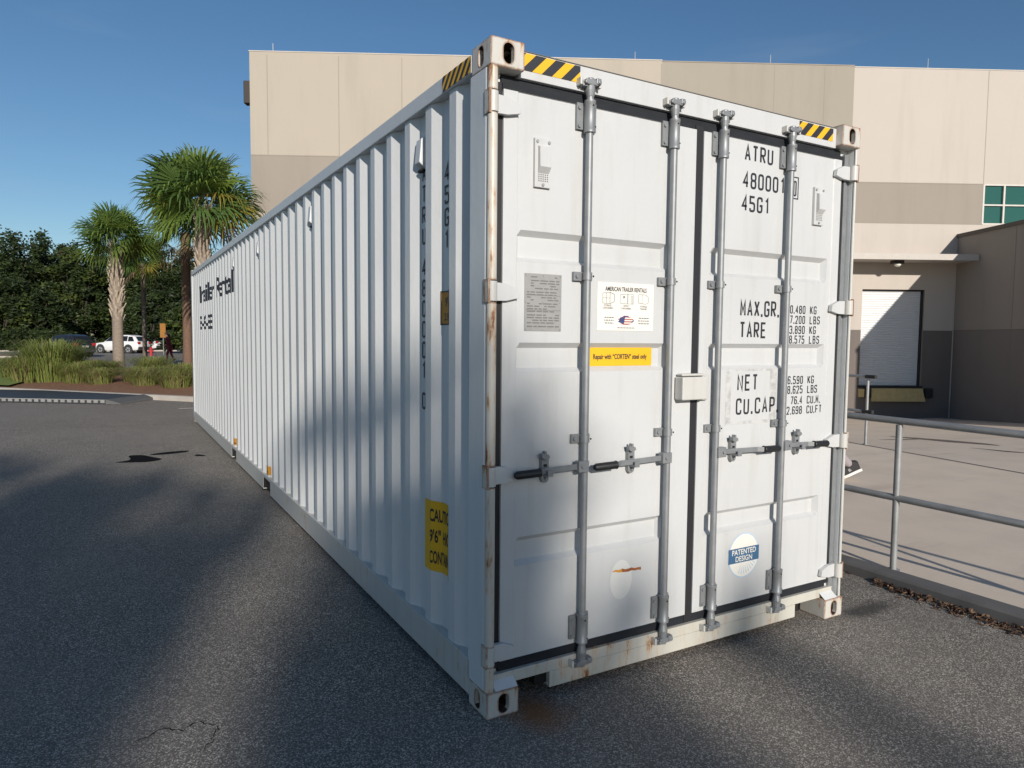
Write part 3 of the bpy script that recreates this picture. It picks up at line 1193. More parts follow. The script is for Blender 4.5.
# side ventilators
for y0, z0 in ((F0 + PER - 0.175, 2.60), (F0 + 9 * PER - 0.175, 2.615), (F0 + 17 * PER - 0.175, 2.60), (F0 + 23 * PER - 0.175, 2.60)):
    m = MB()
    m.prism([(XI - 0.001, z0 + 0.085), (XO + 0.008, z0 + 0.070), (XO - 0.003, z0 - 0.050), (XI - 0.001, z0 - 0.080)], 'y', y0 - 0.034, y0 + 0.034, 'container_side_white')
    m.box(XO + .012, XI, y0 - 0.028, y0 + 0.028, z0 - 0.092, z0 - 0.078, 'dark_void')
    m.build('ventilator', box, bevel=0.004)
# ------------------------------------------------------------------ ground
def V2(x, y):
    return Vector((x, y, 0))


t = NT('asphalt')
pos = t.mapping((1, 1, 1))
v1 = t.vor(190, pos)
v2 = t.vor(112, pos)
big = t.noise(0.35, 5, 0.6)
mid = t.noise(2.3, 6, 0.65)
fine = t.noise(210, 3)
sp1 = t.n.new('ShaderNodeSeparateColor')
t.l.new(v1.outputs['Color'], sp1.inputs[0])
c1 = t.ramp(sp1.outputs[0], (0.0, (0.075, 0.067, 0.057)), (0.56, (0.118, 0.104, 0.089)), (0.66, (0.260, 0.232, 0.198)), (0.82, (0.328, 0.292, 0.248)), (0.90, (0.676, 0.608, 0.518)))
sep = t.n.new('ShaderNodeSeparateColor')
t.l.new(v2.outputs['Color'], sep.inputs[0])
lightst = t.ramp(sep.outputs[0], (0.74, 0), (0.80, 1))
near = t.ramp(v2.outputs['Distance'], (0.28, 1), (0.40, 0))
c2 = t.mix(t.math('MULTIPLY', t.math('MULTIPLY', lightst, near), 0.75), c1, (0.62, 0.57, 0.50))
c3 = t.mix(t.ramp(mid, (0.3, 0), (0.75, 0.5)), c2, (0.145, 0.125, 0.105))
c4 = t.mix(t.ramp(big, (0.35, 0), (0.7, 0.35)), c3, (0.31, 0.28, 0.245))
# rust bleeding from the near corner casting; a near-black patch by the right corner
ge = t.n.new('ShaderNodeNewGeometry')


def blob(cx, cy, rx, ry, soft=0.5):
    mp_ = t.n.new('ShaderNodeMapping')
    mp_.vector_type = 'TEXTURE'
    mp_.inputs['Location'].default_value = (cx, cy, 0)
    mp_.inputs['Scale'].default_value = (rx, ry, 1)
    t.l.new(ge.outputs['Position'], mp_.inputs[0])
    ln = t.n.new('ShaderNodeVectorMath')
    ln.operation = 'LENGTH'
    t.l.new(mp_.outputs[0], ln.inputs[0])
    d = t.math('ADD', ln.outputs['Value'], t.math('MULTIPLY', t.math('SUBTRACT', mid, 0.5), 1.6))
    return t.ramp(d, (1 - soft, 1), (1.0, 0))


c5 = t.mix(t.math('MULTIPLY', blob(0.23, -0.06, 0.19, 0.22, 0.8), 0.85), c4, (0.26, 0.105, 0.035))
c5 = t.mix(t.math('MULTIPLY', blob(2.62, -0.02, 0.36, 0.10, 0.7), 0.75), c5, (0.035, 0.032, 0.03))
t.bump(t.math('ADD', v1.outputs['Distance'], fine), 0.5, 0.006)
t.set(c5, 0.82, 0.0, 0.35)

t = NT('concrete')
big = t.noise(0.28, 6, 0.6)
mid = t.noise(1.7, 7, 0.65)
fine = t.noise(70, 4)
streak = t.noise(1.0, 6, 0.62, t.mapping((0.28, 1.6, 1)))
c = t.mix(big, (0.66, 0.55, 0.435), (0.76, 0.645, 0.52))
c = t.mix(t.ramp(mid, (0.42, 0), (0.8, 0.6)), c, (0.52, 0.44, 0.36))
c = t.mix(t.ramp(streak, (0.57, 0), (0.74, 0.55)), c, (0.34, 0.275, 0.22))
c = t.mix(t.math('MULTIPLY', fine, 0.18), c, (0.25, 0.22, 0.19))
t.bump(fine, 0.2, 0.004)
t.set(c, 0.85)
plain('kerb_grey', (0.115, 0.112, 0.11), 0.8, var=0.35, scale=5)
plain('kerb_concrete', (0.42, 0.38, 0.33), 0.85, var=0.25, scale=3)
plain('joint_dark', (0.11, 0.10, 0.09), 0.9)
t = NT('mulch')
n1 = t.noise(9, 7, 0.7)
n2 = t.noise(1.2, 4)
t.set(t.mix(n1, (0.09, 0.040, 0.02), (0.36, 0.185, 0.10)), 0.95)
t.bump(n1, 1.0, 0.05)
t = NT('lawn_green')
n1 = t.noise(5, 6, 0.7)
t.set(t.mix(n1, (0.08, 0.12, 0.02), (0.22, 0.28, 0.05)), 0.95)
plain('stain_black', (0.008, 0.008, 0.009), 0.9, var=0.3, spec=0.05)
plain('road_white', (0.33, 0.31, 0.28), 0.8, var=0.3, scale=2)

PADZ = 0.07
ANNEX_T = 11.0
STAIN_A = [(-1.42, 7.78), (-1.15, 7.86), (-1.22, 8.30), (-1.02, 8.28), (-0.90, 7.98), (-0.78, 7.78), (-0.95, 7.62), (-1.10, 7.66)]
STAIN_B = [(-0.98, 8.22), (-0.78, 8.38), (-0.42, 8.42), (-0.44, 8.26), (-0.80, 8.16)]
STAIN_C = [(-0.42, 7.86), (-0.36, 8.00), (-0.26, 7.84), (-0.28, 7.78)]
PERSON = (5.64, 2.44, PADZ)
PERSON_RZ = R(150)
SHADE = [
    ('tall broad tree at the left behind the photographer', -7.0, 3.3, 1.7, 46, 1, 0.8),
    ('second tall tree from the left behind the photographer', -4.7, 2.7, 1.4, 46, 2, 0.8),
    ('low broad tree shading the asphalt before the doors', 1.6, 0.30, 0.9, 46, 6, 0.7),
]
BLOBS = [
    ('leaning tree whose crown shades the asphalt left of the container', [(-3.2, 2.05, .36), (-2.1, 1.85, .28), (-2.7, 1.5, .5), (-1.60, 1.65, .24), (-1.05, 1.50, .18), (-1.2, 1.15, .24), (-1.50, 0.95, .32), (-1.60, 0.65, .34),
        (-2.0, 0.9, .45), (-2.6, 0.7, .55), (-3.1, 0.9, .6), (-1.80, 0.2, .42), (-2.2, 0.1, .6), (-3.0, 0.0, .8), (-1.9, -0.3, .45), (-2.5, -0.7, .8), (-3.2, -1.0, .9), (-2.2, -1.8, 1.2), (-3.0, -2.8, 1.4)], 46, 41, 0.75),
    ('conical tree whose crown shades the near corner of the container', [(-0.52, 1.85, .20), (-0.30, 1.6, .22), (0.22, 1.35, .18), (-0.15, 1.15, .28), (0.28, 0.95, .26), (-0.30, 0.75, .36), (0.12, 0.55, .34), (0.72, 0.45, .20),
        (-0.42, 0.35, .40), (0.15, 0.15, .40), (-0.55, -0.05, .45), (0.0, -0.3, .5), (0.7, -0.15, .30), (-0.55, -0.5, .5), (0.2, -0.8, .7), (0.0, -1.8, 1.2), (0.1, -2.9, 1.4)], 46, 43, 0.62),
]

# asphalt: one sheet to the horizon, cut out only where the loading yard lies lower
m = MB()
KX = 3.17
for x0, x1, y0, y1 in ((-900, KX, -900, 1500), (KX, 900, -900, -45), (KX, 900, 34, 1500)):
    m.face([(x0, y0, 0), (x1, y0, 0), (x1, y1, 0), (x0, y1, 0)], 'asphalt')
tag(m.build('asphalt'), kind='structure')

# building frame: e along the loading wall, n out of it
BE = Vector((0.88364, -0.46817, 0))
BN = Vector((-0.46817, -0.88364, 0))
W0 = Vector((10.093, 17.346, 0))


def B(e, off, z):
    return W0 + BE * e + BN * off + Vector((0, 0, z))


PADZ = 0.07


def edge_x(y):
    return 8.70 + (y - 4.28) * 0.17


def ramp_z(x, y):
    d = (V2(x, y) - W0).dot(BN)
    return -0.93 + (PADZ + 0.93) * max(0.0, min(1.0, d / 13.6))


m = MB()
ys = [-45, -20, -8, -2] + [-1 + i for i in range(0, 24)]
for a, b in zip(ys[:-1], ys[1:]):
    m.face([(KX + 0.13, a, PADZ), (edge_x(max(a, -2)), a, PADZ), (edge_x(max(b, -2)), b, PADZ), (KX + 0.13, b, PADZ)], 'concrete')
m.build('concrete_walk')
tag(bpy.data.objects['concrete_walk'], kind='structure')
m = MB()
for a, b in zip(ys[:-1], ys[1:]):
    xs0, xs1 = edge_x(max(a, -2)), edge_x(max(b, -2))
    N = 24
    for i in range(N):
        f0, f1 = i / N, (i + 1) / N
        q = []
        for (xx, yy) in ((xs0 + (46 - xs0) * f0, a), (xs0 + (46 - xs0) * f1, a), (xs1 + (46 - xs1) * f1, b), (xs1 + (46 - xs1) * f0, b)):
            q.append((xx, yy, ramp_z(xx, yy)))
        m.face(q, 'concrete')
o = m.build('loading_ramp', weld=True, smooth=True)
tag(o, kind='structure')
# retaining face of the walk and its joint
m = MB()
for a, b in zip(ys[3:-1], ys[4:]):
    xa, xb = edge_x(a), edge_x(b)
    m.face([(xa + .002, a, -1.1), (xa + .002, a, PADZ), (xb + .002, b, PADZ), (xb + .002, b, -1.1)], 'kerb_concrete')
    m.face([(xa - .03, a, PADZ + .004), (xa + .012, a, PADZ + .004), (xb + .012, b, PADZ + .004), (xb - .03, b, PADZ + .004)], 'joint_dark')
tag(m.build('walk_edge'), kind='structure')
m = MB()
for y in (-3.2, 7.3, 12.8):
    m.box(KX + .13, edge_x(y), y, y + 0.012, PADZ + .001, PADZ + .004, 'joint_dark')
tag(m.build('pavement_joint'), kind='structure')
# drip and tyre stains on the ramp
plain('stain_brown', (0.16, 0.125, 0.10), 0.85, var=0.4, scale=3)


def yard(u, depth):
    d = Vector((0.4987, 0.8668, 0)) * depth + Vector((0.8668, -0.4987, 0)) * ((u - 512) / 698.7 * depth)
    return Vector((CAMP.x + d.x, CAMP.y + d.y, 0))


m = MB()
random.seed(17)
for line, wd in (([(893, 13.9), (915, 13.5), (940, 13.0), (962, 12.5), (985, 12.1), (1004, 11.7)], 0.16), ([(882, 13.0), (905, 13.0), (925, 13.2)], 0.07), ([(975, 11.2), (1015, 10.5), (1060, 10)], 0.05)):
    P_ = [yard(*q_) for q_ in line]
    up2, dn2 = [], []
    for i_, p in enumerate(P_):
        d = (P_[min(i_ + 1, len(P_) - 1)] - P_[max(i_ - 1, 0)]).normalized()
        n_ = Vector((-d.y, d.x, 0)) * wd * (0.15 if i_ in (0, len(P_) - 1) else random.uniform(0.6, 1.2))
        for lst, q_ in ((up2, p + n_), (dn2, p - n_)):
            lst.append((q_.x, q_.y, ramp_z(q_.x, q_.y) + 0.006))
    for i_ in range(len(P_) - 1):
        m.face([dn2[i_], dn2[i_ + 1], up2[i_ + 1], up2[i_]], 'stain_brown')
tag(m.build('drip_stain'), kind='structure')
# kerb along the walk
m = MB()
m.prism([(KX, -0.02), (KX, 0.062), (KX + 0.012, 0.078), (KX + 0.13, 0.082), (KX + 0.13, -0.02)], 'y', -45, 24, 'kerb_grey')
tag(m.build('kerb'), kind='structure')

# leaf litter caught along the kerb
plain('dead_leaf', (0.085, 0.042, 0.022), 0.8, var=0.6, scale=30)
plain('dead_leaf_dark', (0.04, 0.022, 0.014), 0.85, var=0.5, scale=30)
plain('dead_leaf_pale', (0.18, 0.11, 0.065), 0.8, var=0.4, scale=30)
random.seed(21)
m = MB()


def leaflet(m_, p, L, wd, mat, rnd):
    d = Vector((rnd.uniform(-1, 1), rnd.uniform(-1, 1), rnd.uniform(-.3, .6))).normalized()
    u = d.orthogonal().normalized()
    u = (Matrix.Rotation(rnd.uniform(0, 6.28), 3, d) @ u)
    c0 = p - d * L / 2
    c1 = p + d * L / 2
    mid_ = p + u.cross(d) * wd * 0.25
    m_.mesh([c0, mid_ + u * wd / 2, c1, mid_ - u * wd / 2], [(0, 1, 2), (0, 2, 3)], mat)


for i in range(800):
    y = random.uniform(-1.4, 0.25) if random.random() < 0.85 else random.uniform(-3, 3)
    dx = abs(random.gauss(0, 0.055)) + 0.01
    if y > 0.1:
        dx *= 0.5
    leaflet(m, Vector((KX - dx, y, 0.006 + random.random() * 0.022 * max(0, 1 - dx / 0.12))), random.uniform(0.018, 0.05), random.uniform(0.010, 0.024),
            random.choice(['dead_leaf', 'dead_leaf', 'dead_leaf_dark', 'dead_leaf_dark', 'dead_leaf_pale']), random)
o = m.build('leaf_litter')
tag(o, 'brown dead leaves drifted against the grey kerb below the railing', 'leaves', kind='stuff')

# dark oil stains on the asphalt
m = MB()
random.seed(4)


def stain(pts, z=0.004):
    m.face([(x, y, z) for x, y in pts], 'stain_black')


def smooth_loop(pts, n=4):
    for _ in range(2):
        out = []
        for i in range(len(pts)):
            a, b = Vector(pts[i]), Vector(pts[(i + 1) % len(pts)])
            out += [tuple(a * .75 + b * .25), tuple(a * .25 + b * .75)]
        pts = out
    return pts


stain(smooth_loop(STAIN_A))
stain(smooth_loop(STAIN_B))
stain(smooth_loop(STAIN_C))
tag(m.build('oil_stain'), kind='structure')
# fine cracks in the asphalt near the camera
m = MB()


def crack(pts, wd):
    rnd_ = random.Random(len(pts) * 7 + int(pts[0][0] * 100))
    fine_ = []
    for (ax, ay), (bx, by) in zip(pts[:-1], pts[1:]):
        for k in range(8):
            f = k / 8
            fine_.append(Vector((ax + (bx - ax) * f + rnd_.uniform(-.012, .012), ay + (by - ay) * f + rnd_.uniform(-.012, .012))))
    L_, R_ = [], []
    for i_, p in enumerate(fine_):
        d = (fine_[min(i_ + 1, len(fine_) - 1)] - fine_[max(i_ - 1, 0)]).normalized()
        n_ = Vector((-d.y, d.x)) * wd * rnd_.uniform(0.3, 1.0)
        L_.append(p + n_)
        R_.append(p - n_)
    vv_ = [(p.x, p.y, 0.003) for p in L_ + R_]
    k_ = len(fine_)
    m.mesh(vv_, [(k_ + i_, k_ + i_ + 1, i_ + 1, i_) for i_ in range(k_ - 1)], 'stain_black')


crack([(-1.32, 0.55), (-1.22, 0.62), (-1.16, 0.55), (-1.10, 0.60), (-1.02, 0.52)], 0.003)
crack([(-1.02, 0.52), (-1.05, 0.42), (-1.10, 0.34)], 0.003)
crack([(-5.5, 12.6), (-3.6, 12.2), (-1.2, 11.9), (-.1, 11.9)], 0.008)
tag(m.build('crack'), kind='structure')

# far side: drive lane marking, kerb of the planting bed, mulch, lawn
IA = Vector((-4.11, 21.82, 0))
IB = Vector((0.33, 16.54, 0))
ID = (IB - IA).normalized()
IN = Vector((-ID.y, ID.x, 0))       # into the bed (away from camera)
if IN.y < 0:
    IN = -IN


def I(a, b, z=0.0):
    return IA + ID * a + IN * b + Vector((0, 0, z))


m = MB()
prof = [(0.0, -0.02), (0.0, 0.10), (0.02, 0.125), (0.16, 0.13), (0.16, -0.02)]
L0, L1 = -30, 8.6
for (b0, z0), (b1, z1) in zip(prof[:-1], prof[1:]):
    m.face([I(L0, b0, z0), I(L1, b0, z0), I(L1, b1, z1), I(L0, b1, z1)], 'kerb_concrete')
o = m.build('kerb')
tag(o, kind='structure')


def bed_z(a, b):
    return 0.10 + 0.22 * math.sin(min(1, max(0, b / 9.0)) * math.pi) + 0.05 * mnoise.noise(Vector((a * .6, b * .6, 3)))


m = MB()
nb = 14
for i in range(30):
    for j in range(nb):
        a0, a1 = -9.0 + (L1 + 9.0) * i / 30, -9.0 + (L1 + 9.0) * (i + 1) / 30
        b0, b1 = 0.16 + 8.4 * j / nb, 0.16 + 8.4 * (j + 1) / nb
        m.face([I(a0, b0, bed_z(a0, b0)), I(a1, b0, bed_z(a1, b0)), I(a1, b1, bed_z(a1, b1)), I(a0, b1, bed_z(a0, b1))], 'mulch')
tag(m.build('mulch_bed', weld=True, smooth=True), kind='structure')
m = MB()
m.face([I(L0, 0.17, 0.12), I(0.1, 0.17, 0.19), I(-2.6, 4.0, 0.40), I(-5.6, 8.5, 0.24), I(L0, 8.5, 0.24)], 'lawn_green')
tag(m.build('lawn'), kind='structure')
m = MB()
m.box(-1.1, 2.6, 19.1 - 4.3, 19.22 - 4.3, 0.0, 0.004, 'road_white', Matrix.Rotation(R(-4), 4, 'Z'))
tag(m.build('lane_marking'), kind='structure')
# kerb and verge of the car park in front of the trees
m = MB()
m.box(-70, 40, 77.5, 77.8, -0.02, 0.13, 'kerb_concrete')
m.box(-14, -6.2, 56.0, 56.3, -0.02, 0.14, 'kerb_concrete')
tag(m.build('kerb'), kind='structure')
m = MB()
m.box(-90, 60, 77.8, 170, -0.02, 0.10, 'lawn_green')
m.box(-16, -6.2, 56.3, 60.5, -0.02, 0.12, 'mulch')
tag(m.build('verge'), kind='structure')

# ------------------------------------------------------------------ warehouse
def wallmat(name, c1, c2, rough=0.9):
    t_ = NT(name)
    a = t_.noise(0.35, 6, 0.6)
    b_ = t_.noise(1.0, 6, 0.65, t_.mapping((1.6, 1.6, 0.18)))
    f = t_.noise(60, 3)
    c_ = t_.mix(a, c1, c2)
    c_ = t_.mix(t_.ramp(b_, (0.50, 0), (0.8, 0.35)), c_, tuple(x * 0.72 for x in c1))
    t_.bump(f, 0.12, 0.01)
    t_.set(c_, rough)


wallmat('wall_cream', (0.40, 0.355, 0.29), (0.445, 0.395, 0.325))
wallmat('wall_taupe', (0.315, 0.28, 0.232), (0.35, 0.312, 0.258))
wallmat('wall_pink', (0.48, 0.428, 0.378), (0.525, 0.468, 0.413))
wallmat('wall_band', (0.285, 0.248, 0.208), (0.325, 0.283, 0.236))
wallmat('wall_dark', (0.155, 0.132, 0.118), (0.185, 0.158, 0.14))
wallmat('wall_annex', (0.260, 0.231, 0.208), (0.305, 0.273, 0.240))
wallmat('wall_annex_dark', (0.180, 0.156, 0.144), (0.210, 0.184, 0.168))
plain('roof_edge', (0.10, 0.085, 0.075), 0.7)
plain('canopy_paint', (0.50, 0.46, 0.41), 0.6, var=0.1)
plain('shutter_white', (0.72, 0.72, 0.715), 0.5, var=0.05, scale=2)
plain('dock_black', (0.02, 0.02, 0.022), 0.7)
plain('dock_wood', (0.62, 0.46, 0.20), 0.8, var=0.25, scale=7)
plain('window_frame', (0.55, 0.52, 0.47), 0.5)
t = NT('window_glass')
t.set((0.012, 0.085, 0.062), 0.06, 0.0, 0.8)
plain('lamp_dark', (0.04, 0.032, 0.028), 0.6)
plain('lens_clear', (0.8, 0.78, 0.7), 0.2)

wh = empty('warehouse', tuple(B(0, 0, 0)))
tag(wh, 'large beige concrete warehouse with painted bands and a roller shutter loading door', 'building')
wh.location = (0, 0, 0)


def bq(m_, e0, e1, z0, z1, off, mat):
    m_.face([B(e0, off, z0), B(e1, off, z0), B(e1, off, z1), B(e0, off, z1)], mat)


DE0, DE1, DZ0, DZ1 = 11.64, 13.76, 0.17, 3.39
EL, ER = -8.40, 42.0
m = MB()
S1, S2 = 4.76, 11.08
for e0, e1, z0, z1, mt in (
        (EL, S1, 7.42, 10.63, 'wall_cream'), (EL, S1, 5.62, 7.42, 'wall_band'), (EL, S1, 2.04, 5.62, 'wall_cream'), (EL, S1, -1.3, 2.04, 'wall_dark'),
        (S1, S2, 5.6, 10.60, 'wall_taupe'), (S1, S2, 2.04, 5.6, 'wall_cream'), (S1, S2, -1.3, 2.04, 'wall_dark'),
        (S2, ER, 6.88, 10.56, 'wall_pink'),
        (S2, 15.59, 5.58, 6.88, 'wall_band'), (19.0, ER, 5.58, 6.88, 'wall_band'),
        (S2, ER, 3.39, 5.58, 'wall_pink'), (S2, DE0, 2.04, 3.39, 'wall_pink'), (DE1, ER, 2.04, 3.39, 'wall_pink'),
        (S2, DE0, -1.3, 2.04, 'wall_dark'), (DE1, ER, -1.3, 2.04, 'wall_dark'), (DE0, DE1, -1.3, DZ0, 'wall_dark')):
    bq(m, e0, e1, z0, z1, 0.0, mt)
# reveals of the door
for e in (DE0, DE1):
    m.face([B(e, 0, DZ0), B(e, -0.2, DZ0), B(e, -0.2, DZ1), B(e, 0, DZ1)], 'wall_band')
m.face([B(DE0, 0, DZ1), B(DE1, 0, DZ1), B(DE1, -0.2, DZ1), B(DE0, -0.2, DZ1)], 'wall_band')
# end, back and roof
D_ = -38
m.face([B(EL, 0, -1.3), B(EL, D_, -1.3), B(EL, D_, 10.63), B(EL, 0, 10.63)], 'wall_cream')
m.face([B(ER, 0, -1.3), B(ER, D_, -1.3), B(ER, D_, 10.56), B(ER, 0, 10.56)], 'wall_cream')
m.face([B(EL, D_, -1.3), B(ER, D_, -1.3), B(ER, D_, 10.56), B(EL, D_, 10.63)], 'wall_cream')
m.face([B(EL, -0.3, 10.2), B(ER, -0.3, 10.2), B(ER, D_, 10.2), B(EL, D_, 10.2)], 'roof_edge')
m.face([B(EL, 0, 10.63), B(S1, 0, 10.63), B(S1, -0.3, 10.63), B(EL, -0.3, 10.63)], 'wall_cream')
m.face([B(S1, 0, 10.60), B(S2, 0, 10.60), B(S2, -0.3, 10.60), B(S1, -0.3, 10.60)], 'wall_taupe')
m.face([B(S2, 0, 10.56), B(ER, 0, 10.56), B(ER, -0.3, 10.56), B(S2, -0.3, 10.56)], 'wall_pink')
wl_ = m.build('wall', wh)
BROT = Matrix((( BE.x, BN.x, 0, W0.x), (BE.y, BN.y, 0, W0.y), (0, 0, 1, 0), (0, 0, 0, 1)))


def bb(m_, e0, e1, o0, o1, z0, z1, mat):
    m_.box(e0, e1, o0, o1, z0, z1, mat, BROT)


for e in (-7.85, -5.6, -3.6, 1.0, S1 - 0.02, 8.44, 10.1, 15.57, 18.9):
    m = MB()
    bb(m, e - 0.012, e + 0.012, 0.0005, 0.003, -1.0 if e < 11 else 6.9, 10.54, 'wall_band' if e < 11 else 'wall_taupe')
    m.build('panel_joint', wl_)
for z, e0, e1 in ((7.42, EL, S1), (5.62, EL, S1), (6.885, S2, 15.59), (5.575, S2, 15.59)):
    m = MB()
    bb(m, e0, e1, 0.0008, 0.006, z - 0.015, z + 0.015, 'wall_band')
    m.build('panel_joint', wl_)
for e in (-7.7, 3.9, 8.35, 13.6):
    m = MB()
    m.tube([B(e, -0.15, 10.5), B(e, -0.15, 10.95)], 0.008, 'window_frame', 6)
    m.build('lightning_rod', wh)
# parapet coping
m = MB()
bb(m, EL - 0.02, S1, -0.32, 0.015, 10.631, 10.66, 'canopy_paint')
bb(m, S1 + .001, S2, -0.32, 0.015, 10.601, 10.63, 'wall_taupe')
bb(m, S2 + .001, ER, -0.32, 0.015, 10.561, 10.59, 'canopy_paint')
m.build('coping', wh)
# roller shutter with curved slats
m = MB()
zz = DZ0
pitch = 0.078
while zz < DZ1 - 0.02:
    pr = [(0.0, 0.0), (0.016, 0.012), (0.020, 0.039), (0.016, 0.066), (0.0, 0.0775)]
    for (o0, a), (o1, b) in zip(pr[:-1], pr[1:]):
        if zz + b > DZ1:
            break
        m.face([B(DE0 + .03, -0.17 + o0, zz + a), B(DE1 - .03, -0.17 + o0, zz + a), B(DE1 - .03, -0.17 + o1, zz + b), B(DE0 + .03, -0.17 + o1, zz + b)], 'shutter_white')
    zz += pitch
sh = m.build('roller_shutter', wh)
m = MB()
bb(m, DE0, DE0 + 0.03, -0.19, -0.10, DZ0, DZ1, 'dock_black')
bb(m, DE1 - 0.05, DE1 - .001, -0.19, -0.06, DZ0, DZ1 - .001, 'dock_black')
bb(m, DE0 + 0.031, DE1 - 0.071, -0.19, -0.10, DZ1 - 0.05, DZ1 - .001, 'dock_black')
bb(m, DE0 - .05, DE1 + .06, -0.19, 0.02, DZ0 - 0.06, DZ0, 'dock_black')
m.build('door_frame', sh)
m = MB()
m.mesh([B(12.05, 0.02, 0.085), B(13.80, 0.02, 0.085), B(13.84, 0.13, -0.34), B(12.01, 0.13, -0.34),
        B(12.05, 0.06, 0.09), B(13.80, 0.06, 0.09), B(13.84, 0.19, -0.34), B(12.01, 0.19, -0.34)],
       [(4, 5, 6, 7), (0, 1, 5, 4), (3, 2, 6, 7), (0, 3, 7, 4), (1, 2, 6, 5)], 'dock_wood')
m.build('dock_lip', wh)
for e0, e1 in ((11.80, 12.0), (13.87, 14.10)):
    m = MB()
    bb(m, e0, e1, 0.001, 0.16, -0.22, 0.10, 'dock_black')
    m.build('dock_bumper', wh, bevel=0.01)
m = MB()
bb(m, 11.62, 11.78, 0.001, 0.12, -0.2, 0.07, 'dock_wood')
m.build('dock_block', wh)
# canopy and lamp
m = MB()
bb(m, 7.5, 14.78, 0.002, 1.05, 4.27, 4.32, 'canopy_paint')
bb(m, 7.45, 14.775, 1.051, 1.10, 4.255, 4.445, 'canopy_paint')
for e in (8.4, 10.4, 12.4, 14.4):
    bb(m, e, e + .06, 0.003, 1.045, 4.325, 4.42, 'canopy_paint')
bb(m, 7.5, 14.77, 0.0025, 0.06, 4.325, 4.44, 'canopy_paint')
m.build('canopy', wh)
m = MB()
bb(m, 12.22, 12.54, 0.55, 0.80, 4.16, 4.265, 'lamp_dark')
m.tube([B(12.38, 0.70, 4.17), B(12.38, 0.70, 4.11), B(12.38, 0.70, 4.07)], [0.10, 0.10, 0.05], 'lens_clear', 12)
m.build('canopy_lamp', wh)
m = MB()
bb(m, EL - 0.22, EL - 0.001, -0.35, -0.05, 9.05, 9.75, 'lamp_dark')
m.build('wall_lamp', wh, bevel=0.02)
# green window strip
m = MB()
bq(m, 15.62, 18.97, 5.60, 6.86, -0.06, 'window_glass')
wd = m.build('window', wh)
m = MB()
for e in (15.60, 16.30, 17.30, 18.30, 18.96):
    bb(m, e - 0.03, e + 0.03, -0.055, 0.01, 5.585, 6.875, 'window_frame')
for z in (5.59, 6.21, 6.87):
    bb(m, 15.6, 18.96, -0.054, 0.006, z - 0.025, z + 0.025, 'window_frame')
m.build('frame', wd)

# annex running towards the yard on the right
an = empty('annex_building', (0, 0, 0))
tag(an, 'low dark taupe annex in shade at right joining the beige warehouse', 'building')
AE, AT = 14.8, ANNEX_T
m = MB()
for z0, z1, mt in ((-1.3, 2.05, 'wall_annex_dark'), (2.05, 5.19, 'wall_annex')):
    m.face([B(AE, 0.002, z0), B(AE, AT, z0), B(AE, AT, z1), B(AE, 0.002, z1)], mt)
    m.face([B(AE, AT, z0), B(AE + 24, AT, z0), B(AE + 24, AT, z1), B(AE, AT, z1)], mt)
    m.face([B(AE + 24, 0.002, z0), B(AE + 24, AT, z0), B(AE + 24, AT, z1), B(AE + 24, 0.002, z1)], mt)
m.face([B(AE, 0.002, 5.1), B(AE, AT, 5.1), B(AE + 24, AT, 5.1), B(AE + 24, 0.002, 5.1)], 'roof_edge')
aw = m.build('wall', an)
m = MB()
bb(m, AE - 0.04, AE + 0.25, 0.004, AT + .04, 5.12, 5.24, 'roof_edge')
bb(m, AE + .2501, AE + 24, AT - .2, AT + .04, 5.12, 5.24, 'roof_edge')
m.build('coping', an)
for k in range(1, 3):
    m = MB()
    bb(m, AE - 0.003, AE - .0005, k * 2.6 - 0.01, k * 2.6 + 0.01, -0.9, 5.1, 'wall_annex_dark')
    m.build('panel_joint', aw)
m = MB()
bb(m, AE - 0.004, AE - .0006, 0.01, AT, 2.035, 2.06, 'wall_dark')
m.build('panel_joint', aw)
m = MB()
m.tube([B(AE - 0.03, 0.03, -0.9), B(AE - 0.03, 0.03, 2.05)], 0.022, 'kerb_concrete', 6)
m.build('corner_pipe', aw)

# ------------------------------------------------------------------ railings
plain('rail_steel', (0.33, 0.335, 0.335), 0.5, 0.45, var=0.35, scale=9)


def railing(name, label, posts, rails, rad, endcaps=()):
    r_ = empty(name, posts[0][0])
    tag(r_, label, 'railing', 'steel pipe railings by the loading yard')
    loc = Vector(posts[0][0])
    for (p, h) in posts:
        m_ = MB()
        p = Vector(p) - loc
        m_.tube([p, p + Vector((0, 0, h))], rad * 0.92, 'rail_steel', 14)
        m_.tube([p, p + Vector((0, 0, 0.008))], rad * 1.9, 'rail_steel', 14)
        m_.build('post', r_, smooth=True)
    for a, b in rails:
        m_ = MB()
        m_.tube([Vector(a) - loc, Vector(b) - loc], rad, 'rail_steel', 16)
        m_.build('rail', r_, smooth=True)
    for p in endcaps:
        m_ = MB()
        p = Vector(p) - loc
        m_.tube([p - Vector((0.02, .12, 0)), p, p + Vector((0, 0.06, 0))], rad * 1.25, 'dock_black', 12)
        m_.build('end_fitting', r_, smooth=True)
    return r_


RX = 3.315
railing('railing', 'grey pipe railing with two rails standing on the kerb beside the container',
        [((RX, 0.22 + 2.15 * k, PADZ), 1.02) for k in (-2, -1, 0, 1, 2, 3, 4)],
        [((RX, -5.2, 1.105), (RX, 9.0, 1.135)), ((RX, -5.2, 0.575), (RX, 9.0, 0.59))], 0.024)
fx = 8.72
railing('railing', 'distant short grey pipe railing with black end fittings before the loading door',
        [((fx + 0.22 * k, 3.98 + 2.3 * k, PADZ), 1.05) for k in (0, 1, 2, 3)],
        [((fx, 3.98, 1.12), (fx + 0.75, 11.5, 1.12)), ((fx, 3.98, 0.58), (fx + 0.75, 11.5, 0.58))], 0.023,
        [(fx, 3.96, 1.12), (fx, 3.99, 0.58)])

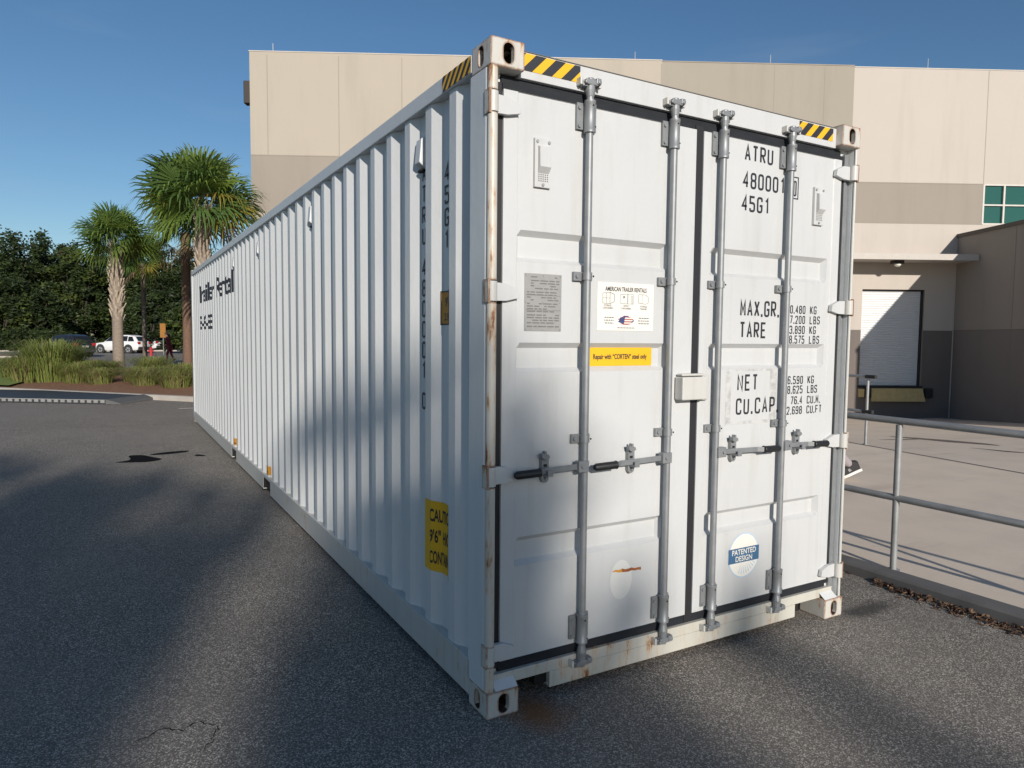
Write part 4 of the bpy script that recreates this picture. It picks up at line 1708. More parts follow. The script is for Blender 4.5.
# ------------------------------------------------------------------ flat platform on the asphalt
plain('deck_dark', (0.035, 0.038, 0.045), 0.55, var=0.3, scale=2)
plain('edge_pale', (0.24, 0.235, 0.225), 0.7, var=0.2)
plain('edge_grey', (0.10, 0.10, 0.10), 0.7)
pf = empty('ramp_platform', (0, 0, 0))
tag(pf, 'low black platform with pale slotted edge lying on the asphalt before the mulch bed', 'platform')
PA = Vector((-1.50, 16.60, 0))
PD = (Vector((-3.73, 18.20, 0)) - PA).normalized()
PN = Vector((-PD.y, PD.x, 0))
if PN.y < 0:
    PN = -PN


def pp(a, b, z):
    return PA + PD * a + PN * b + Vector((0, 0, z))


m = MB()
vv = [pp(a, b, z) for z in (0.005, 0.115) for a, b in ((0, 0), (7, 0), (7, 2.3), (0, 2.3))]
m.mesh(vv, [(0, 1, 2, 3), (4, 5, 6, 7), (0, 1, 5, 4), (1, 2, 6, 5), (2, 3, 7, 6), (3, 0, 4, 7)], 'deck_dark')
m.build('deck', pf)
m = MB()
teeth = [(0.0, 0.112)]
for k in range(40):
    a = 0.02 + k * 0.17
    teeth += [(a, 0.095), (a, 0.035), (a + 0.105, 0.035), (a + 0.105, 0.095)]
teeth.append((6.85, 0.112))
nt = len(teeth)
vv = [pp(x, -0.013, z) for x, z in teeth] + [pp(x, -0.001, z) for x, z in teeth]
m.mesh(vv, [tuple(range(nt)), tuple(range(2 * nt - 1, nt - 1, -1))] + [(q_, (q_ + 1) % nt, nt + (q_ + 1) % nt, nt + q_) for q_ in range(nt)], 'edge_pale')
m.build('slotted_edge', pf)
m = MB()
vv = [pp(0, 0, 0.005), pp(-0.35, 0.05, 0.005), pp(-0.35, 2.5, 0.005), pp(0, 2.3, 0.005), pp(-.001, 0, 0.12), pp(-0.33, 0.05, 0.03), pp(-0.33, 2.5, 0.10), pp(-.001, 2.3, 0.135)]
m.mesh(vv, [(0, 1, 2, 3), (4, 5, 6, 7), (0, 1, 5, 4), (1, 2, 6, 5), (2, 3, 7, 6)], 'edge_grey')
m.build('end_ramp', pf)

# ------------------------------------------------------------------ vegetation
def leafmat(name, c1, c2, trans=0.25, rough=0.55):
    t_ = NT(name)
    n_ = t_.noise(1.3, 3)
    t_.set(t_.mix(n_, c1, c2), rough, 0.0, 0.35)
    tr = t_.n.new('ShaderNodeBsdfTranslucent')
    t_.l.new(t_.mix(n_, c1, c2), tr.inputs['Color'])
    ms = t_.n.new('ShaderNodeMixShader')
    ms.inputs[0].default_value = trans
    out = t_.n['Material Output']
    t_.l.new(t_.b.outputs[0], ms.inputs[1])
    t_.l.new(tr.outputs[0], ms.inputs[2])
    t_.l.new(ms.outputs[0], out.inputs['Surface'])


leafmat('leaf_dark', (0.018, 0.030, 0.010), (0.034, 0.052, 0.016))
leafmat('leaf_mid', (0.030, 0.050, 0.014), (0.055, 0.080, 0.022))
leafmat('leaf_bright', (0.060, 0.085, 0.018), (0.095, 0.125, 0.030))
leafmat('leaf_brown', (0.065, 0.030, 0.016), (0.11, 0.055, 0.028))
leafmat('frond_green', (0.115, 0.182, 0.032), (0.196, 0.270, 0.054), 0.3, 0.4)
leafmat('frond_dark', (0.063, 0.119, 0.031), (0.105, 0.168, 0.045), 0.25, 0.4)
leafmat('frond_yellow', (0.20, 0.18, 0.030), (0.27, 0.22, 0.040), 0.3, 0.45)
leafmat('frond_dead', (0.22, 0.15, 0.09), (0.31, 0.22, 0.14), 0.2, 0.8)
leafmat('grass_green', (0.16, 0.20, 0.045), (0.26, 0.30, 0.085), 0.3, 0.5)
leafmat('grass_dry', (0.22, 0.17, 0.085), (0.30, 0.23, 0.12), 0.3, 0.6)
plain('bark_grey', (0.15, 0.12, 0.095), 0.9, var=0.35, scale=9)
plain('bark_dark', (0.055, 0.042, 0.035), 0.9, var=0.4, scale=9)
t = NT('palm_bark')
n = t.noise(1.0, 6, 0.65, t.mapping((6, 6, 16)))
t.set(t.mix(n, (0.13, 0.10, 0.075), (0.36, 0.29, 0.23)), 0.9)
t.bump(n, 0.6, 0.03)
plain('palm_boot', (0.40, 0.325, 0.25), 0.85, var=0.3, scale=12)
plain('palm_brown', (0.16, 0.095, 0.065), 0.9, var=0.35, scale=14)


def leaf_cloud(m_, centre, radii, nclump, nleaf, size, mats, rnd, clump=0.28, shell=0.55):
    c_ = Vector(centre)
    for k in range(nclump):
        d = Vector((rnd.gauss(0, 1), rnd.gauss(0, 1), rnd.gauss(0, 1))).normalized()
        rr = shell + (1 - shell) * rnd.random() ** 0.7
        if rnd.random() < 0.12:
            rr *= rnd.uniform(1.02, 1.16)
        q = c_ + Vector((d.x * radii[0], d.y * radii[1], d.z * radii[2])) * rr
        cr_ = clump * min(radii) * rnd.uniform(0.6, 1.35)
        mt = rnd.choice(mats)
        for i in range(nleaf):
            e_ = Vector((rnd.gauss(0, .5), rnd.gauss(0, .5), rnd.gauss(0, .36))) * cr_
            leaflet(m_, q + e_, size * rnd.uniform(0.6, 1.5), size * rnd.uniform(0.35, 0.7), mt, rnd)


def broad_tree(name, label, base, h, rad, mats, seed, trunk_h=None, group=None, size=0.42, clumps=70, nleaf=42, bark='bark_dark', lobes=6):
    rnd = random.Random(seed)
    r_ = empty(name, base)
    tag(r_, label, 'tree', group)
    th = trunk_h if trunk_h else h * 0.35
    lobes = 9
    m_ = MB()
    top = Vector((rnd.uniform(-.3, .3), rnd.uniform(-.3, .3), th))
    m_.tube([(0, 0, -.1), (0.05, 0, th * 0.4), top, top + Vector((.2, .1, h * 0.35))], [0.24 + h * .008, 0.20, 0.17, 0.06], bark, 9)
    crown = MB()
    for k in range(lobes):
        an = k * 6.283 / lobes + rnd.uniform(-.4, .4)
        zz_ = th + (h - th) * (0.08 + 0.72 * ((k * 0.618) % 1.0))
        fr = 1.0 - 0.55 * max(0, (zz_ - th) / (h - th) - 0.35)
        ce = Vector((math.cos(an) * rad * 0.52 * fr, math.sin(an) * rad * 0.52 * fr, zz_))
        m_.tube([top * 0.85, (top + ce) / 2 + Vector((0, 0, .3)), ce], [0.10, 0.07, 0.03], bark, 6)
        leaf_cloud(crown, ce, (rad * 0.55 * fr, rad * 0.55 * fr, (h - th) * 0.24), clumps // lobes, nleaf, size, mats, rnd, 0.40)
    leaf_cloud(crown, (0, 0, h - (h - th) * 0.25), (rad * 0.5, rad * 0.5, (h - th) * 0.25), clumps // lobes, nleaf, size, mats, rnd, 0.40)
    m_.build('trunk', r_, smooth=True)
    crown.build('crown', r_)
    return r_


def at_view(u, depth):
    """ground point seen in column u at the given depth, from the survey of the photograph"""
    d = Vector((0.4987, 0.8668, 0)) * depth + Vector((0.8668, -0.4987, 0)) * ((u - 512) / 698.7 * depth)
    return Vector((CAMP.x + d.x, CAMP.y + d.y, 0.1))



# fan palms
def fan_leaf(m_, base, d, plen, flen, mat, rnd, droop=0.25, nseg=34, stem='frond_dark', wide=118):
    d = d.normalized()
    side = d.cross(Vector((0, 0, 1)))
    if side.length < 1e-3:
        side = Vector((1, 0, 0))
    side.normalize()
    up_ = side.cross(d).normalized()
    hub = base + d * plen - Vector((0, 0, 0.16 * plen * droop))
    w_ = 0.013
    m_.mesh([base - side * w_, base + side * w_, hub + side * w_, hub - side * w_], [(0, 1, 2, 3)], stem)
    # the blade is turned about its stalk and tilted against it
    roll = Matrix.Rotation(rnd.uniform(-0.9, 0.9), 3, d)
    side = roll @ side
    up_ = roll @ up_
    fd = (d + up_ * rnd.uniform(-0.45, 0.25)).normalized()
    for k in range(nseg):
        a = (k / (nseg - 1) - 0.5) * 2
        an = a * R(wide)
        dirk = (fd * math.cos(an) + side * math.sin(an)).normalized()
        L = flen * (1 - 0.30 * abs(a) ** 2.5) * rnd.uniform(0.86, 1.10)
        dirk = (dirk + up_ * (0.16 * abs(a)) + up_ * (0.07 if k % 2 else -0.03)).normalized()
        sag = droop * rnd.uniform(0.7, 1.4)
        p1 = hub + dirk * L * 0.52 - Vector((0, 0, sag * L * 0.05))
        p2 = hub + dirk * L * 0.84 - Vector((0, 0, sag * L * 0.24))
        p3 = hub + dirk * L * 1.0 - Vector((0, 0, sag * L * 0.55))
        q = up_.cross(dirk).normalized()
        wa = 0.024 * flen / 0.8
        m_.mesh([hub, p1 - q * wa, p1 + q * wa, p2 - q * wa * .6, p2 + q * wa * .6, p3], [(0, 1, 2), (1, 3, 4, 2), (3, 5, 4)], mat)


def fan_palm(label, base, th, boots, seed, crown_r=1.55, nleaf=34, tr=0.17, group='fan palms in the mulch bed', lean=(0, 0), dead=5, bark='palm_bark', yellow=0.12):
    rnd = random.Random(seed)
    r_ = empty('fan_palm', base)
    tag(r_, label, 'palm tree', group)
    top = Vector((lean[0], lean[1], th))
    m_ = MB()
    pts, rad = [], []
    for k in range(9):
        f = k / 8
        pts.append(Vector((lean[0] * f * f, lean[1] * f * f, -0.15 + (th + 0.15) * f)))
        rad.append(tr * (1.28 - 0.30 * min(1, f * 3)) if f < 0.34 else tr * (0.98 + 0.10 * f))
    m_.tube(pts, rad, bark, 14)
    tk = m_.build('trunk', r_, smooth=True)
    if boots:
        m_ = MB()
        z = th * boots
        k = 0
        while z < th - 0.02:
            an = k * 2.39996
            f = z / th
            c_ = Vector((lean[0] * f * f, lean[1] * f * f, z))
            o_ = Vector((math.cos(an), math.sin(an), 0))
            s_ = Vector((-o_.y, o_.x, 0))
            L = rnd.uniform(0.20, 0.32)
            b0 = c_ + o_ * (tr * 0.82)
            tip = c_ + o_ * (tr + rnd.uniform(0.03, 0.085)) + Vector((0, 0, L)) + s_ * rnd.choice((-1, 1)) * rnd.uniform(.05, .12)
            w1, w2 = 0.060, 0.028
            th_ = o_ * 0.03
            vv_ = [b0 - s_ * w1, b0 + s_ * w1, tip + s_ * w2, tip - s_ * w2, b0 - s_ * w1 * .5 + th_, b0 + s_ * w1 * .5 + th_, tip + s_ * w2 * .7 + th_, tip - s_ * w2 * .7 + th_]
            m_.mesh(vv_, [(4, 5, 6, 7), (0, 4, 7, 3), (1, 5, 6, 2), (3, 7, 6, 2), (0, 1, 2, 3)], 'palm_boot')
            z += 0.026
            k += 1
        m_.build('boots', tk)
    m_ = MB()
    hubp = top + Vector((0, 0, 0.10))
    for k in range(nleaf):
        el = R(86 - 98 * (k / (nleaf - 1)) ** 0.85 + rnd.uniform(-16, 16))
        an = k * 2.39996 + rnd.uniform(-.2, .2)
        d = Vector((math.cos(an) * math.cos(el), math.sin(an) * math.cos(el), math.sin(el)))
        low = el < R(5)
        mt = 'frond_yellow' if (rnd.random() < (yellow if low else yellow * .3)) else ('frond_dark' if rnd.random() < 0.4 else 'frond_green')
        dr = 0.25 + 0.55 * max(0, math.cos(el)) * rnd.uniform(0.4, 1.4)
        fan_leaf(m_, hubp, d, crown_r * rnd.uniform(0.34, 0.52), crown_r * rnd.uniform(0.52, 0.66), mt, rnd, dr)
    m_.build('crown', r_)
    m_ = MB()
    for k in range(dead):
        an = rnd.uniform(0, 6.28)
        d = Vector((math.cos(an) * .75, math.sin(an) * .75, -0.55))
        fan_leaf(m_, hubp - Vector((0, 0, .1)), d, crown_r * 0.42, crown_r * 0.45, 'frond_dead', rnd, 1.3, 26, 'frond_dead', 100)
    if dead:
        m_.build('dead_fronds', r_)
    return r_


fan_palm('shorter fan palm with pale criss cross trunk standing left in the mulch bed', (-1.13, 24.9, 0.2), 4.5, 0.43, 3, 1.48, 38, 0.165, dead=0, yellow=0.22)
fan_palm('tall fan palm with bristly pale boots rising right behind the end of the container', (1.03, 19.70, 0.2), 5.15, 0.50, 8, 1.82, 54, 0.16, dead=1)
fan_palm('fan palm with smooth brown trunk standing directly left of the container end', (1.12, 25.9, 0.2), 5.2, 0.0, 15, 1.5, 26, 0.15, dead=4, bark='palm_brown', yellow=0.2)
fan_palm('small distant yellowish fan palm to the right of the shorter pale trunked palm', tuple(at_view(145, 30)), 4.6, 0.0, 29, 1.4, 26, 0.085, dead=1, bark='bark_grey', group=None, yellow=0.8)


# ornamental grass clumps
def grass_mesh(seed, n, h, spread, dry):
    rnd = random.Random(seed)
    m_ = MB()
    for i in range(n):
        an = rnd.uniform(0, 6.28)
        r0 = rnd.uniform(0, 0.42)
        base = Vector((math.cos(an) * r0, math.sin(an) * r0, 0))
        a2 = an + rnd.uniform(-.7, .7)
        out = Vector((math.cos(a2), math.sin(a2), 0))
        L = h * rnd.uniform(0.6, 1.1)
        sp = spread * rnd.uniform(0.15, 1.0)
        s_ = Vector((-out.y, out.x, 0)) * rnd.uniform(0.005, 0.010)
        p1 = base + out * sp * 0.28 * L + Vector((0, 0, L * 0.55))
        p2 = base + out * sp * 0.68 * L + Vector((0, 0, L * 0.86))
        p3 = base + out * sp * 1.15 * L + Vector((0, 0, L * (0.98 - 0.42 * sp)))
        mt = 'grass_dry' if rnd.random() < dry else 'grass_green'
        m_.mesh([base - s_, base + s_, p1 - s_, p1 + s_, p2 - s_ * .8, p2 + s_ * .8, p3], [(0, 1, 3, 2), (2, 3, 5, 4), (4, 5, 6)], mt)
    return m_


GR = [grass_mesh(1, 900, 1.28, 0.70, 0.10), grass_mesh(2, 800, 0.98, 0.95, 0.22), grass_mesh(3, 700, 0.72, 1.05, 0.35)]
protos = []
gspots = [  # column in the photograph's survey, distance, kind, scale, label
    (14, 22.6, 1, 0.78, 'leftmost arching grass clump where the mulch bed meets the lawn'),
    (28, 21.3, 1, 0.89, 'wide arching grass clump at the front left corner of the mulch bed'),
    (38, 22.0, 0, 0.95, 'upright green grass clump left of the tallest clump'),
    (52, 21.5, 0, 1.08, 'tallest green grass clump in the left half of the mulch bed'),
    (66, 22.6, 0, 0.86, 'green grass clump just right of the tallest clump'),
    (76, 21.0, 1, 0.74, 'arching grass clump in the front row left of the pale palm trunk'),
    (88, 22.0, 1, 0.70, 'low grass clump in the second row left of the pale palm trunk'),
    (99, 20.6, 2, 0.70, 'dry tipped grass clump close to the foot of the pale palm trunk'),
    (106, 22.8, 1, 0.63, 'small grass clump just behind the dry tipped one at the pale palm'),
    (136, 21.2, 2, 0.74, 'grass clump just right of the pale palm trunk'),
    (146, 20.2, 2, 0.81, 'low spreading grass clump midway between the palm trunks'),
    (153, 22.0, 1, 0.78, 'arching grass clump behind the low spreading clump between the palms'),
    (165, 20.6, 2, 0.81, 'grass clump left of the smooth brown palm trunk'),
    (176, 19.6, 2, 0.81, 'brownish grass clump at right end of the bed near the container'),
    (187, 20.2, 2, 0.93, 'rightmost grass clump partly hidden by the container end'),
    (180, 21.9, 2, 0.74, 'grass clump at the foot of the smooth brown palm trunk'),
]
random.seed(31)
for u_, dp_, k, sc, lab in gspots:
    p = at_view(u_, dp_)
    b = (p - IA).dot(IN)
    a = (p - IA).dot(ID)
    if len(protos) <= k or protos[k] is None:
        while len(protos) <= k:
            protos.append(None)
    if protos[k] is None:
        o = GR[k].build('grass_clump')
        protos[k] = o
    else:
        o = protos[k].copy()
        COL.objects.link(o)
    o.location = (p.x, p.y, bed_z(a, b) - 0.02)
    o.rotation_euler = (0, 0, random.uniform(0, 6.28))
    o.scale = (sc * 1.15, sc * 1.15, sc * random.uniform(0.92, 1.05))
    tag(o, lab, 'grass clump', 'ornamental grass clumps in the mulch bed')

# ------------------------------------------------------------------ far trees
forest_mats = [['leaf_dark', 'leaf_dark', 'leaf_mid'], ['leaf_dark', 'leaf_mid', 'leaf_mid', 'leaf_bright'], ['leaf_dark', 'leaf_brown', 'leaf_mid'], ['leaf_mid', 'leaf_bright', 'leaf_dark']]


ftrees = [  # column, depth, height, radius, look, label
    (-62, 80, 16.5, 5.5, 0, 'dark tree at the far left edge of the wood behind the car park'),
    (-22, 84, 17.0, 5.5, 1, 'tall dark tree of the wood, second from the left edge'),
    (14, 78, 15.0, 4.6, 0, 'tallest rounded dark green tree above the hedge at far left'),
    (44, 83, 14.2, 4.2, 1, 'green tree with lit crown right of the tallest left tree'),
    (63, 90, 13.3, 3.8, 2, 'brownish leaved tree in the wood left of the pale palm crown'),
    (80, 80, 12.0, 3.9, 1, 'tree with ragged top seen left of the pale palm crown'),
    (100, 86, 11.5, 3.6, 0, 'dark low tree directly behind the white car'),
    (125, 88, 12.0, 4.0, 0, 'dark tree behind the pale palm trunk'),
    (150, 84, 11.8, 3.8, 1, 'dark green tree between the two palms'),
    (174, 78, 11.0, 3.6, 0, 'dark tree just left of the smooth brown palm trunk'),
    (192, 86, 12.0, 4.0, 3, 'brighter green tree beside the container end'),
    (222, 90, 12.5, 4.5, 1, 'green tree of the wood beyond the end of the container'),
    (-40, 95, 16.0, 6.0, 0, 'tree deep in the wood behind the far left edge'),
    (28, 97, 13.0, 6.0, 0, 'tree deep in the wood between the two tallest left trees'),
    (72, 98, 12.0, 6.0, 0, 'tree deep in the wood behind the ragged topped tree'),
    (112, 98, 11.5, 6.0, 0, 'tree deep in the wood behind the white car'),
    (160, 98, 11.5, 6.0, 0, 'tree deep in the wood between the palm trunks'),
    (200, 98, 12.0, 6.0, 0, 'tree deep in the wood beyond the container end'),
    (2, 68, 7.6, 3.4, 3, 'low bushy tree before the wood at the far left'),
    (35, 70, 6.5, 3.2, 0, 'low dark bushy tree behind the black car'),
    (150, 72, 6.0, 2.8, 0, 'low dark bush behind the rear of the white car'),
    (185, 64, 4.6, 2.0, 3, 'bright green young tree left of the container end'),
]
for i, (u, dp, h, rd, look, lab) in enumerate(ftrees):
    b = at_view(u, dp)
    broad_tree('broadleaf_tree', lab, tuple(b), h * (0.90 if u < 60 else 1.0), rd, forest_mats[look], 100 + i, h * 0.10, 'trees of the wood behind the car park', 0.42, 126, 52)

hd_ = MB()
rnd = random.Random(77)
for i in range(60):
    b = at_view(-40 + i * 1.9, 66 + 0.5 * math.sin(i))
    leaf_cloud(hd_, (b.x, b.y, 1.0), (1.0, 0.8, 1.05), 9, 22, 0.26, ['leaf_dark', 'leaf_dark', 'leaf_mid'], rnd, 0.4)
tag(hd_.build('hedge'), 'long dark clipped hedge in front of the wood at far left', 'hedge')

# ------------------------------------------------------------------ vehicles
plain('car_white', (0.72, 0.72, 0.71), 0.25, var=0.02)
plain('car_black', (0.02, 0.022, 0.028), 0.2)
plain('car_glass', (0.015, 0.017, 0.02), 0.08)
plain('tyre', (0.02, 0.02, 0.02), 0.8)
plain('wheel_rim', (0.55, 0.55, 0.56), 0.35, 0.6)
plain('tail_red', (0.38, 0.02, 0.025), 0.3)
plain('bumper_dark', (0.04, 0.04, 0.042), 0.6)
plain('number_plate', (0.6, 0.6, 0.58), 0.5)


def suv(label, loc, heading, paintm, group):
    """sport utility vehicle; front towards -x, 4.6 m long"""
    r_ = empty('parked_car', loc, heading)
    tag(r_, label, 'car', group)
    st = [  # x, sill z, belt z, half width
        (-2.30, 0.42, 0.62, 0.62), (-2.24, 0.30, 0.78, 0.78), (-2.0, 0.26, 0.90, 0.87), (-1.2, 0.26, 0.99, 0.91), (-0.7, 0.26, 1.02, 0.92),
        (0.6, 0.26, 1.05, 0.92), (1.6, 0.27, 1.08, 0.91), (2.05, 0.32, 1.08, 0.88), (2.26, 0.38, 1.02, 0.80), (2.30, 0.48, 0.92, 0.74)]
    m_ = MB()
    rings = []
    for x, z0, z1, hw in st:
        rings.append([(x, -hw * 0.90, z0), (x, -hw, z0 + 0.16), (x, -hw * 1.0, z0 + (z1 - z0) * 0.62), (x, -hw * 0.93, z1 - 0.02), (x, -hw * 0.80, z1),
                      (x, hw * 0.80, z1), (x, hw * 0.93, z1 - 0.02), (x, hw, z0 + (z1 - z0) * 0.62), (x, hw, z0 + 0.16), (x, hw * 0.90, z0)])
    n_ = 10
    vv_ = [p for r in rings for p in r]
    ff = [(i * n_ + k, i * n_ + (k + 1) % n_, (i + 1) * n_ + (k + 1) % n_, (i + 1) * n_ + k) for i in range(len(rings) - 1) for k in range(n_)]
    ff += [tuple(range(n_)), tuple(len(vv_) - n_ + k for k in range(n_ - 1, -1, -1))]
    m_.mesh(vv_, ff, paintm)
    # greenhouse pillars and roof
    roof = [(-1.15, 1.02, 0.82), (-0.42, 1.56, 0.66), (0.3, 1.66, 0.66), (1.3, 1.64, 0.65), (1.85, 1.52, 0.62), (2.2, 1.06, 0.74)]
    base = [(-1.15, 1.0, 0.84), (-0.42, 1.0, 0.86), (0.3, 1.02, 0.86), (1.3, 1.04, 0.85), (1.85, 1.04, 0.82), (2.2, 1.03, 0.75)]
    vv_ = []
    for (x, z, hw), (_, zb, hb) in zip(roof, base):
        vv_ += [(x, -hb, zb), (x, -hw, z - 0.03), (x, -hw * 0.8, z), (x, hw * 0.8, z), (x, hw, z - 0.03), (x, hb, zb)]
    ff = [(i * 6 + k, i * 6 + k + 1, (i + 1) * 6 + k + 1, (i + 1) * 6 + k) for i in range(5) for k in range(5)]
    m_.mesh(vv_, ff, paintm)
    bd = m_.build('body', r_, smooth=True, weld=True)
    # glass
    for s_ in (-1, 1):
        for x0, x1, t0, t1 in ((-0.95, 0.22, -0.38, 0.22), (0.30, 1.22, 0.30, 1.20), (1.30, 1.92, 1.28, 1.66)):
            m_ = MB()
            y0 = lambda z: s_ * (0.875 - (z - 1.0) * 0.335)
            zt = 1.54 if x1 < 1.5 else 1.50
            pts = [(x0, y0(1.08), 1.08), (x1, y0(1.10), 1.10), (t1, y0(zt), zt), (t0, y0(zt), zt)]
            m_.face(pts if s_ < 0 else pts[::-1], 'car_glass')
            m_.build('side_window', r_)
    m_ = MB()
    m_.face([(1.89, -0.58, 1.50), (1.89, 0.58, 1.50), (2.19, 0.66, 1.12), (2.19, -0.66, 1.12)], 'car_glass')
    m_.build('rear_window', r_)
    m_ = MB()
    m_.face([(-0.47, -0.60, 1.555), (-0.47, 0.60, 1.555), (-1.16, 0.74, 1.06), (-1.16, -0.74, 1.06)], 'car_glass')
    m_.build('windscreen', r_)
    for s_ in (-1, 1):
        m_ = MB()
        m_.box(2.16, 2.315, min(s_ * .50, s_ * .80), max(s_ * .50, s_ * .80), 0.82, 1.03, 'tail_red')
        m_.build('tail_light', r_, bevel=0.03)
        m_ = MB()
        m_.box(-2.29, -2.12, min(s_ * .48, s_ * .76), max(s_ * .48, s_ * .76), 0.66, 0.80, 'wheel_rim')
        m_.build('headlight', r_, bevel=0.02)
    m_ = MB()
    m_.box(2.22, 2.36, -0.78, 0.78, 0.36, 0.60, 'bumper_dark')
    m_.build('bumper', r_, bevel=0.03)
    m_ = MB()
    m_.box(2.30, 2.325, -0.24, 0.24, 0.72, 0.84, 'number_plate')
    m_.build('number_plate', r_)
    for x in (-1.42, 1.36):
        for s_ in (-1, 1):
            m_ = MB()
            m_.tube([(x, s_ * 0.60, 0.40), (x, s_ * 0.925, 0.40)], 0.42, 'bumper_dark', 24)
            m_.build('wheel_arch', r_)
            m_ = MB()
            m_.tube([(x, s_ * 0.70, 0.345), (x, s_ * 0.905, 0.345), (x, s_ * 0.935, 0.345)], [0.345, 0.345, 0.31], 'tyre', 24)
            wv = m_.build('wheel', r_, smooth=True)
            m_ = MB()
            m_.tube([(x, s_ * 0.936, 0.345), (x, s_ * 0.948, 0.345)], 0.225, 'wheel_rim', 20)
            for k in range(5):
                a = k * 1.2566
                m_.tube([(x, s_ * 0.95, 0.345), (x + 0.2 * math.cos(a), s_ * 0.955, 0.345 + 0.2 * math.sin(a))], 0.03, 'bumper_dark', 5)
            m_.build('rim', wv)
    return r_


cb = at_view(122, 63)
suv('white sport utility car parked side on behind the pale palm trunk', (cb.x, cb.y, 0), R(-40), 'car_white', 'parked cars before the wood')
cb = at_view(67, 52)
suv('black car with red tail lights parked at the left of the white cars', (cb.x, cb.y, 0), R(-58), 'car_black', 'parked cars before the wood')
cb = at_view(146, 73)
suv('second white car half hidden behind the tail of the other white car', (cb.x, cb.y, 0), R(-50), 'car_white', 'parked cars before the wood')

# ------------------------------------------------------------------ people
plain('skin', (0.36, 0.20, 0.13), 0.6)
plain('hair_dark', (0.05, 0.03, 0.02), 0.7)
plain('cloth_maroon', (0.16, 0.012, 0.025), 0.85, var=0.25, scale=6)
plain('cloth_grey', (0.30, 0.265, 0.27), 0.9, var=0.15, scale=20)
plain('cloth_white', (0.55, 0.54, 0.52), 0.9)
plain('shoe_black', (0.018, 0.017, 0.018), 0.7, var=0.4, scale=60)
plain('shoe_sole', (0.70, 0.66, 0.62), 0.6)
plain('shoe_patch', (0.25, 0.24, 0.24), 0.7)
plain('hi_vis', (0.30, 0.13, 0.025), 0.8, var=0.3, scale=4)


def skinned(name, joints, bones, root, colour, parent):
    """one continuous body grown over a skeleton; colour(z, bone_hint) gives the cloth of each face"""
    names = list(joints)
    me = bpy.data.meshes.new(name)
    me.from_pydata([joints[k][0] for k in names], [(names.index(a), names.index(b)) for a, b in bones], [])
    o = bpy.data.objects.new(name, me)
    COL.objects.link(o)
    sk_ = o.modifiers.new('skin', 'SKIN')
    if not me.skin_vertices:
        me.skin_vertices.new()
    for i, k in enumerate(names):
        rr = joints[k][1]
        me.skin_vertices[0].data[i].radius = rr if isinstance(rr, tuple) else (rr, rr)
        me.skin_vertices[0].data[i].use_root = (k == root)
    sb = o.modifiers.new('sub', 'SUBSURF')
    sb.levels = 2
    sb.render_levels = 2
    res = bake(o)
    mats_ = sorted({c for c in colour.values()})
    res.materials.clear()
    for c in mats_:
        res.materials.append(MATS[c])
    pos_ = {k: Vector(joints[k][0]) for k in names}
    for p in res.polygons:
        best, bd_ = None, 1e9
        for a, b in bones:
            pa, pb = pos_[a], pos_[b]
            ab = pb - pa
            tt = max(0, min(1, (p.center - pa).dot(ab) / max(1e-9, ab.length_squared)))
            d = (p.center - (pa + ab * tt)).length
            if d < bd_:
                bd_, best = d, (a, b)
        key = best if best in colour else best[::-1]
        p.material_index = mats_.index(colour.get(key, colour['default']))
        p.use_smooth = True
    res.name = name
    o2 = bpy.data.objects.new(name, res)
    COL.objects.link(o2)
    o2.parent = parent
    return o2


def hand(j, b, wrist, d, side, tag_):
    """palm, four fingers and a thumb as chains rooted in the palm"""
    d = d.normalized()
    palm = wrist + d * 0.075
    j['palm' + tag_] = (tuple(palm), (0.034, 0.018))
    b.append(('wrist' + tag_, 'palm' + tag_))
    for k, L in enumerate((0.070, 0.080, 0.074, 0.058)):
        p0 = palm + side * (-0.024 + 0.016 * k) + d * 0.012
        p1 = p0 + d * L * 0.55
        p2 = p1 + (d * 0.8 - side.cross(d) * 0.5).normalized() * L * 0.5
        for nm, p, r_ in (('f%da' % k, p0, 0.010), ('f%db' % k, p1, 0.009), ('f%dc' % k, p2, 0.007)):
            j[nm + tag_] = (tuple(p), r_)
        b.append(('palm' + tag_, 'f%da' % k + tag_))
        b.append(('f%da' % k + tag_, 'f%db' % k + tag_))
        b.append(('f%db' % k + tag_, 'f%dc' % k + tag_))
    p0 = wrist + d * 0.035 - side * 0.035
    p1 = p0 + (d - side * 0.7).normalized() * 0.05
    j['t0' + tag_] = (tuple(p0), 0.012)
    j['t1' + tag_] = (tuple(p1), 0.010)
    b.append(('palm' + tag_, 't0' + tag_))
    b.append(('t0' + tag_, 't1' + tag_))


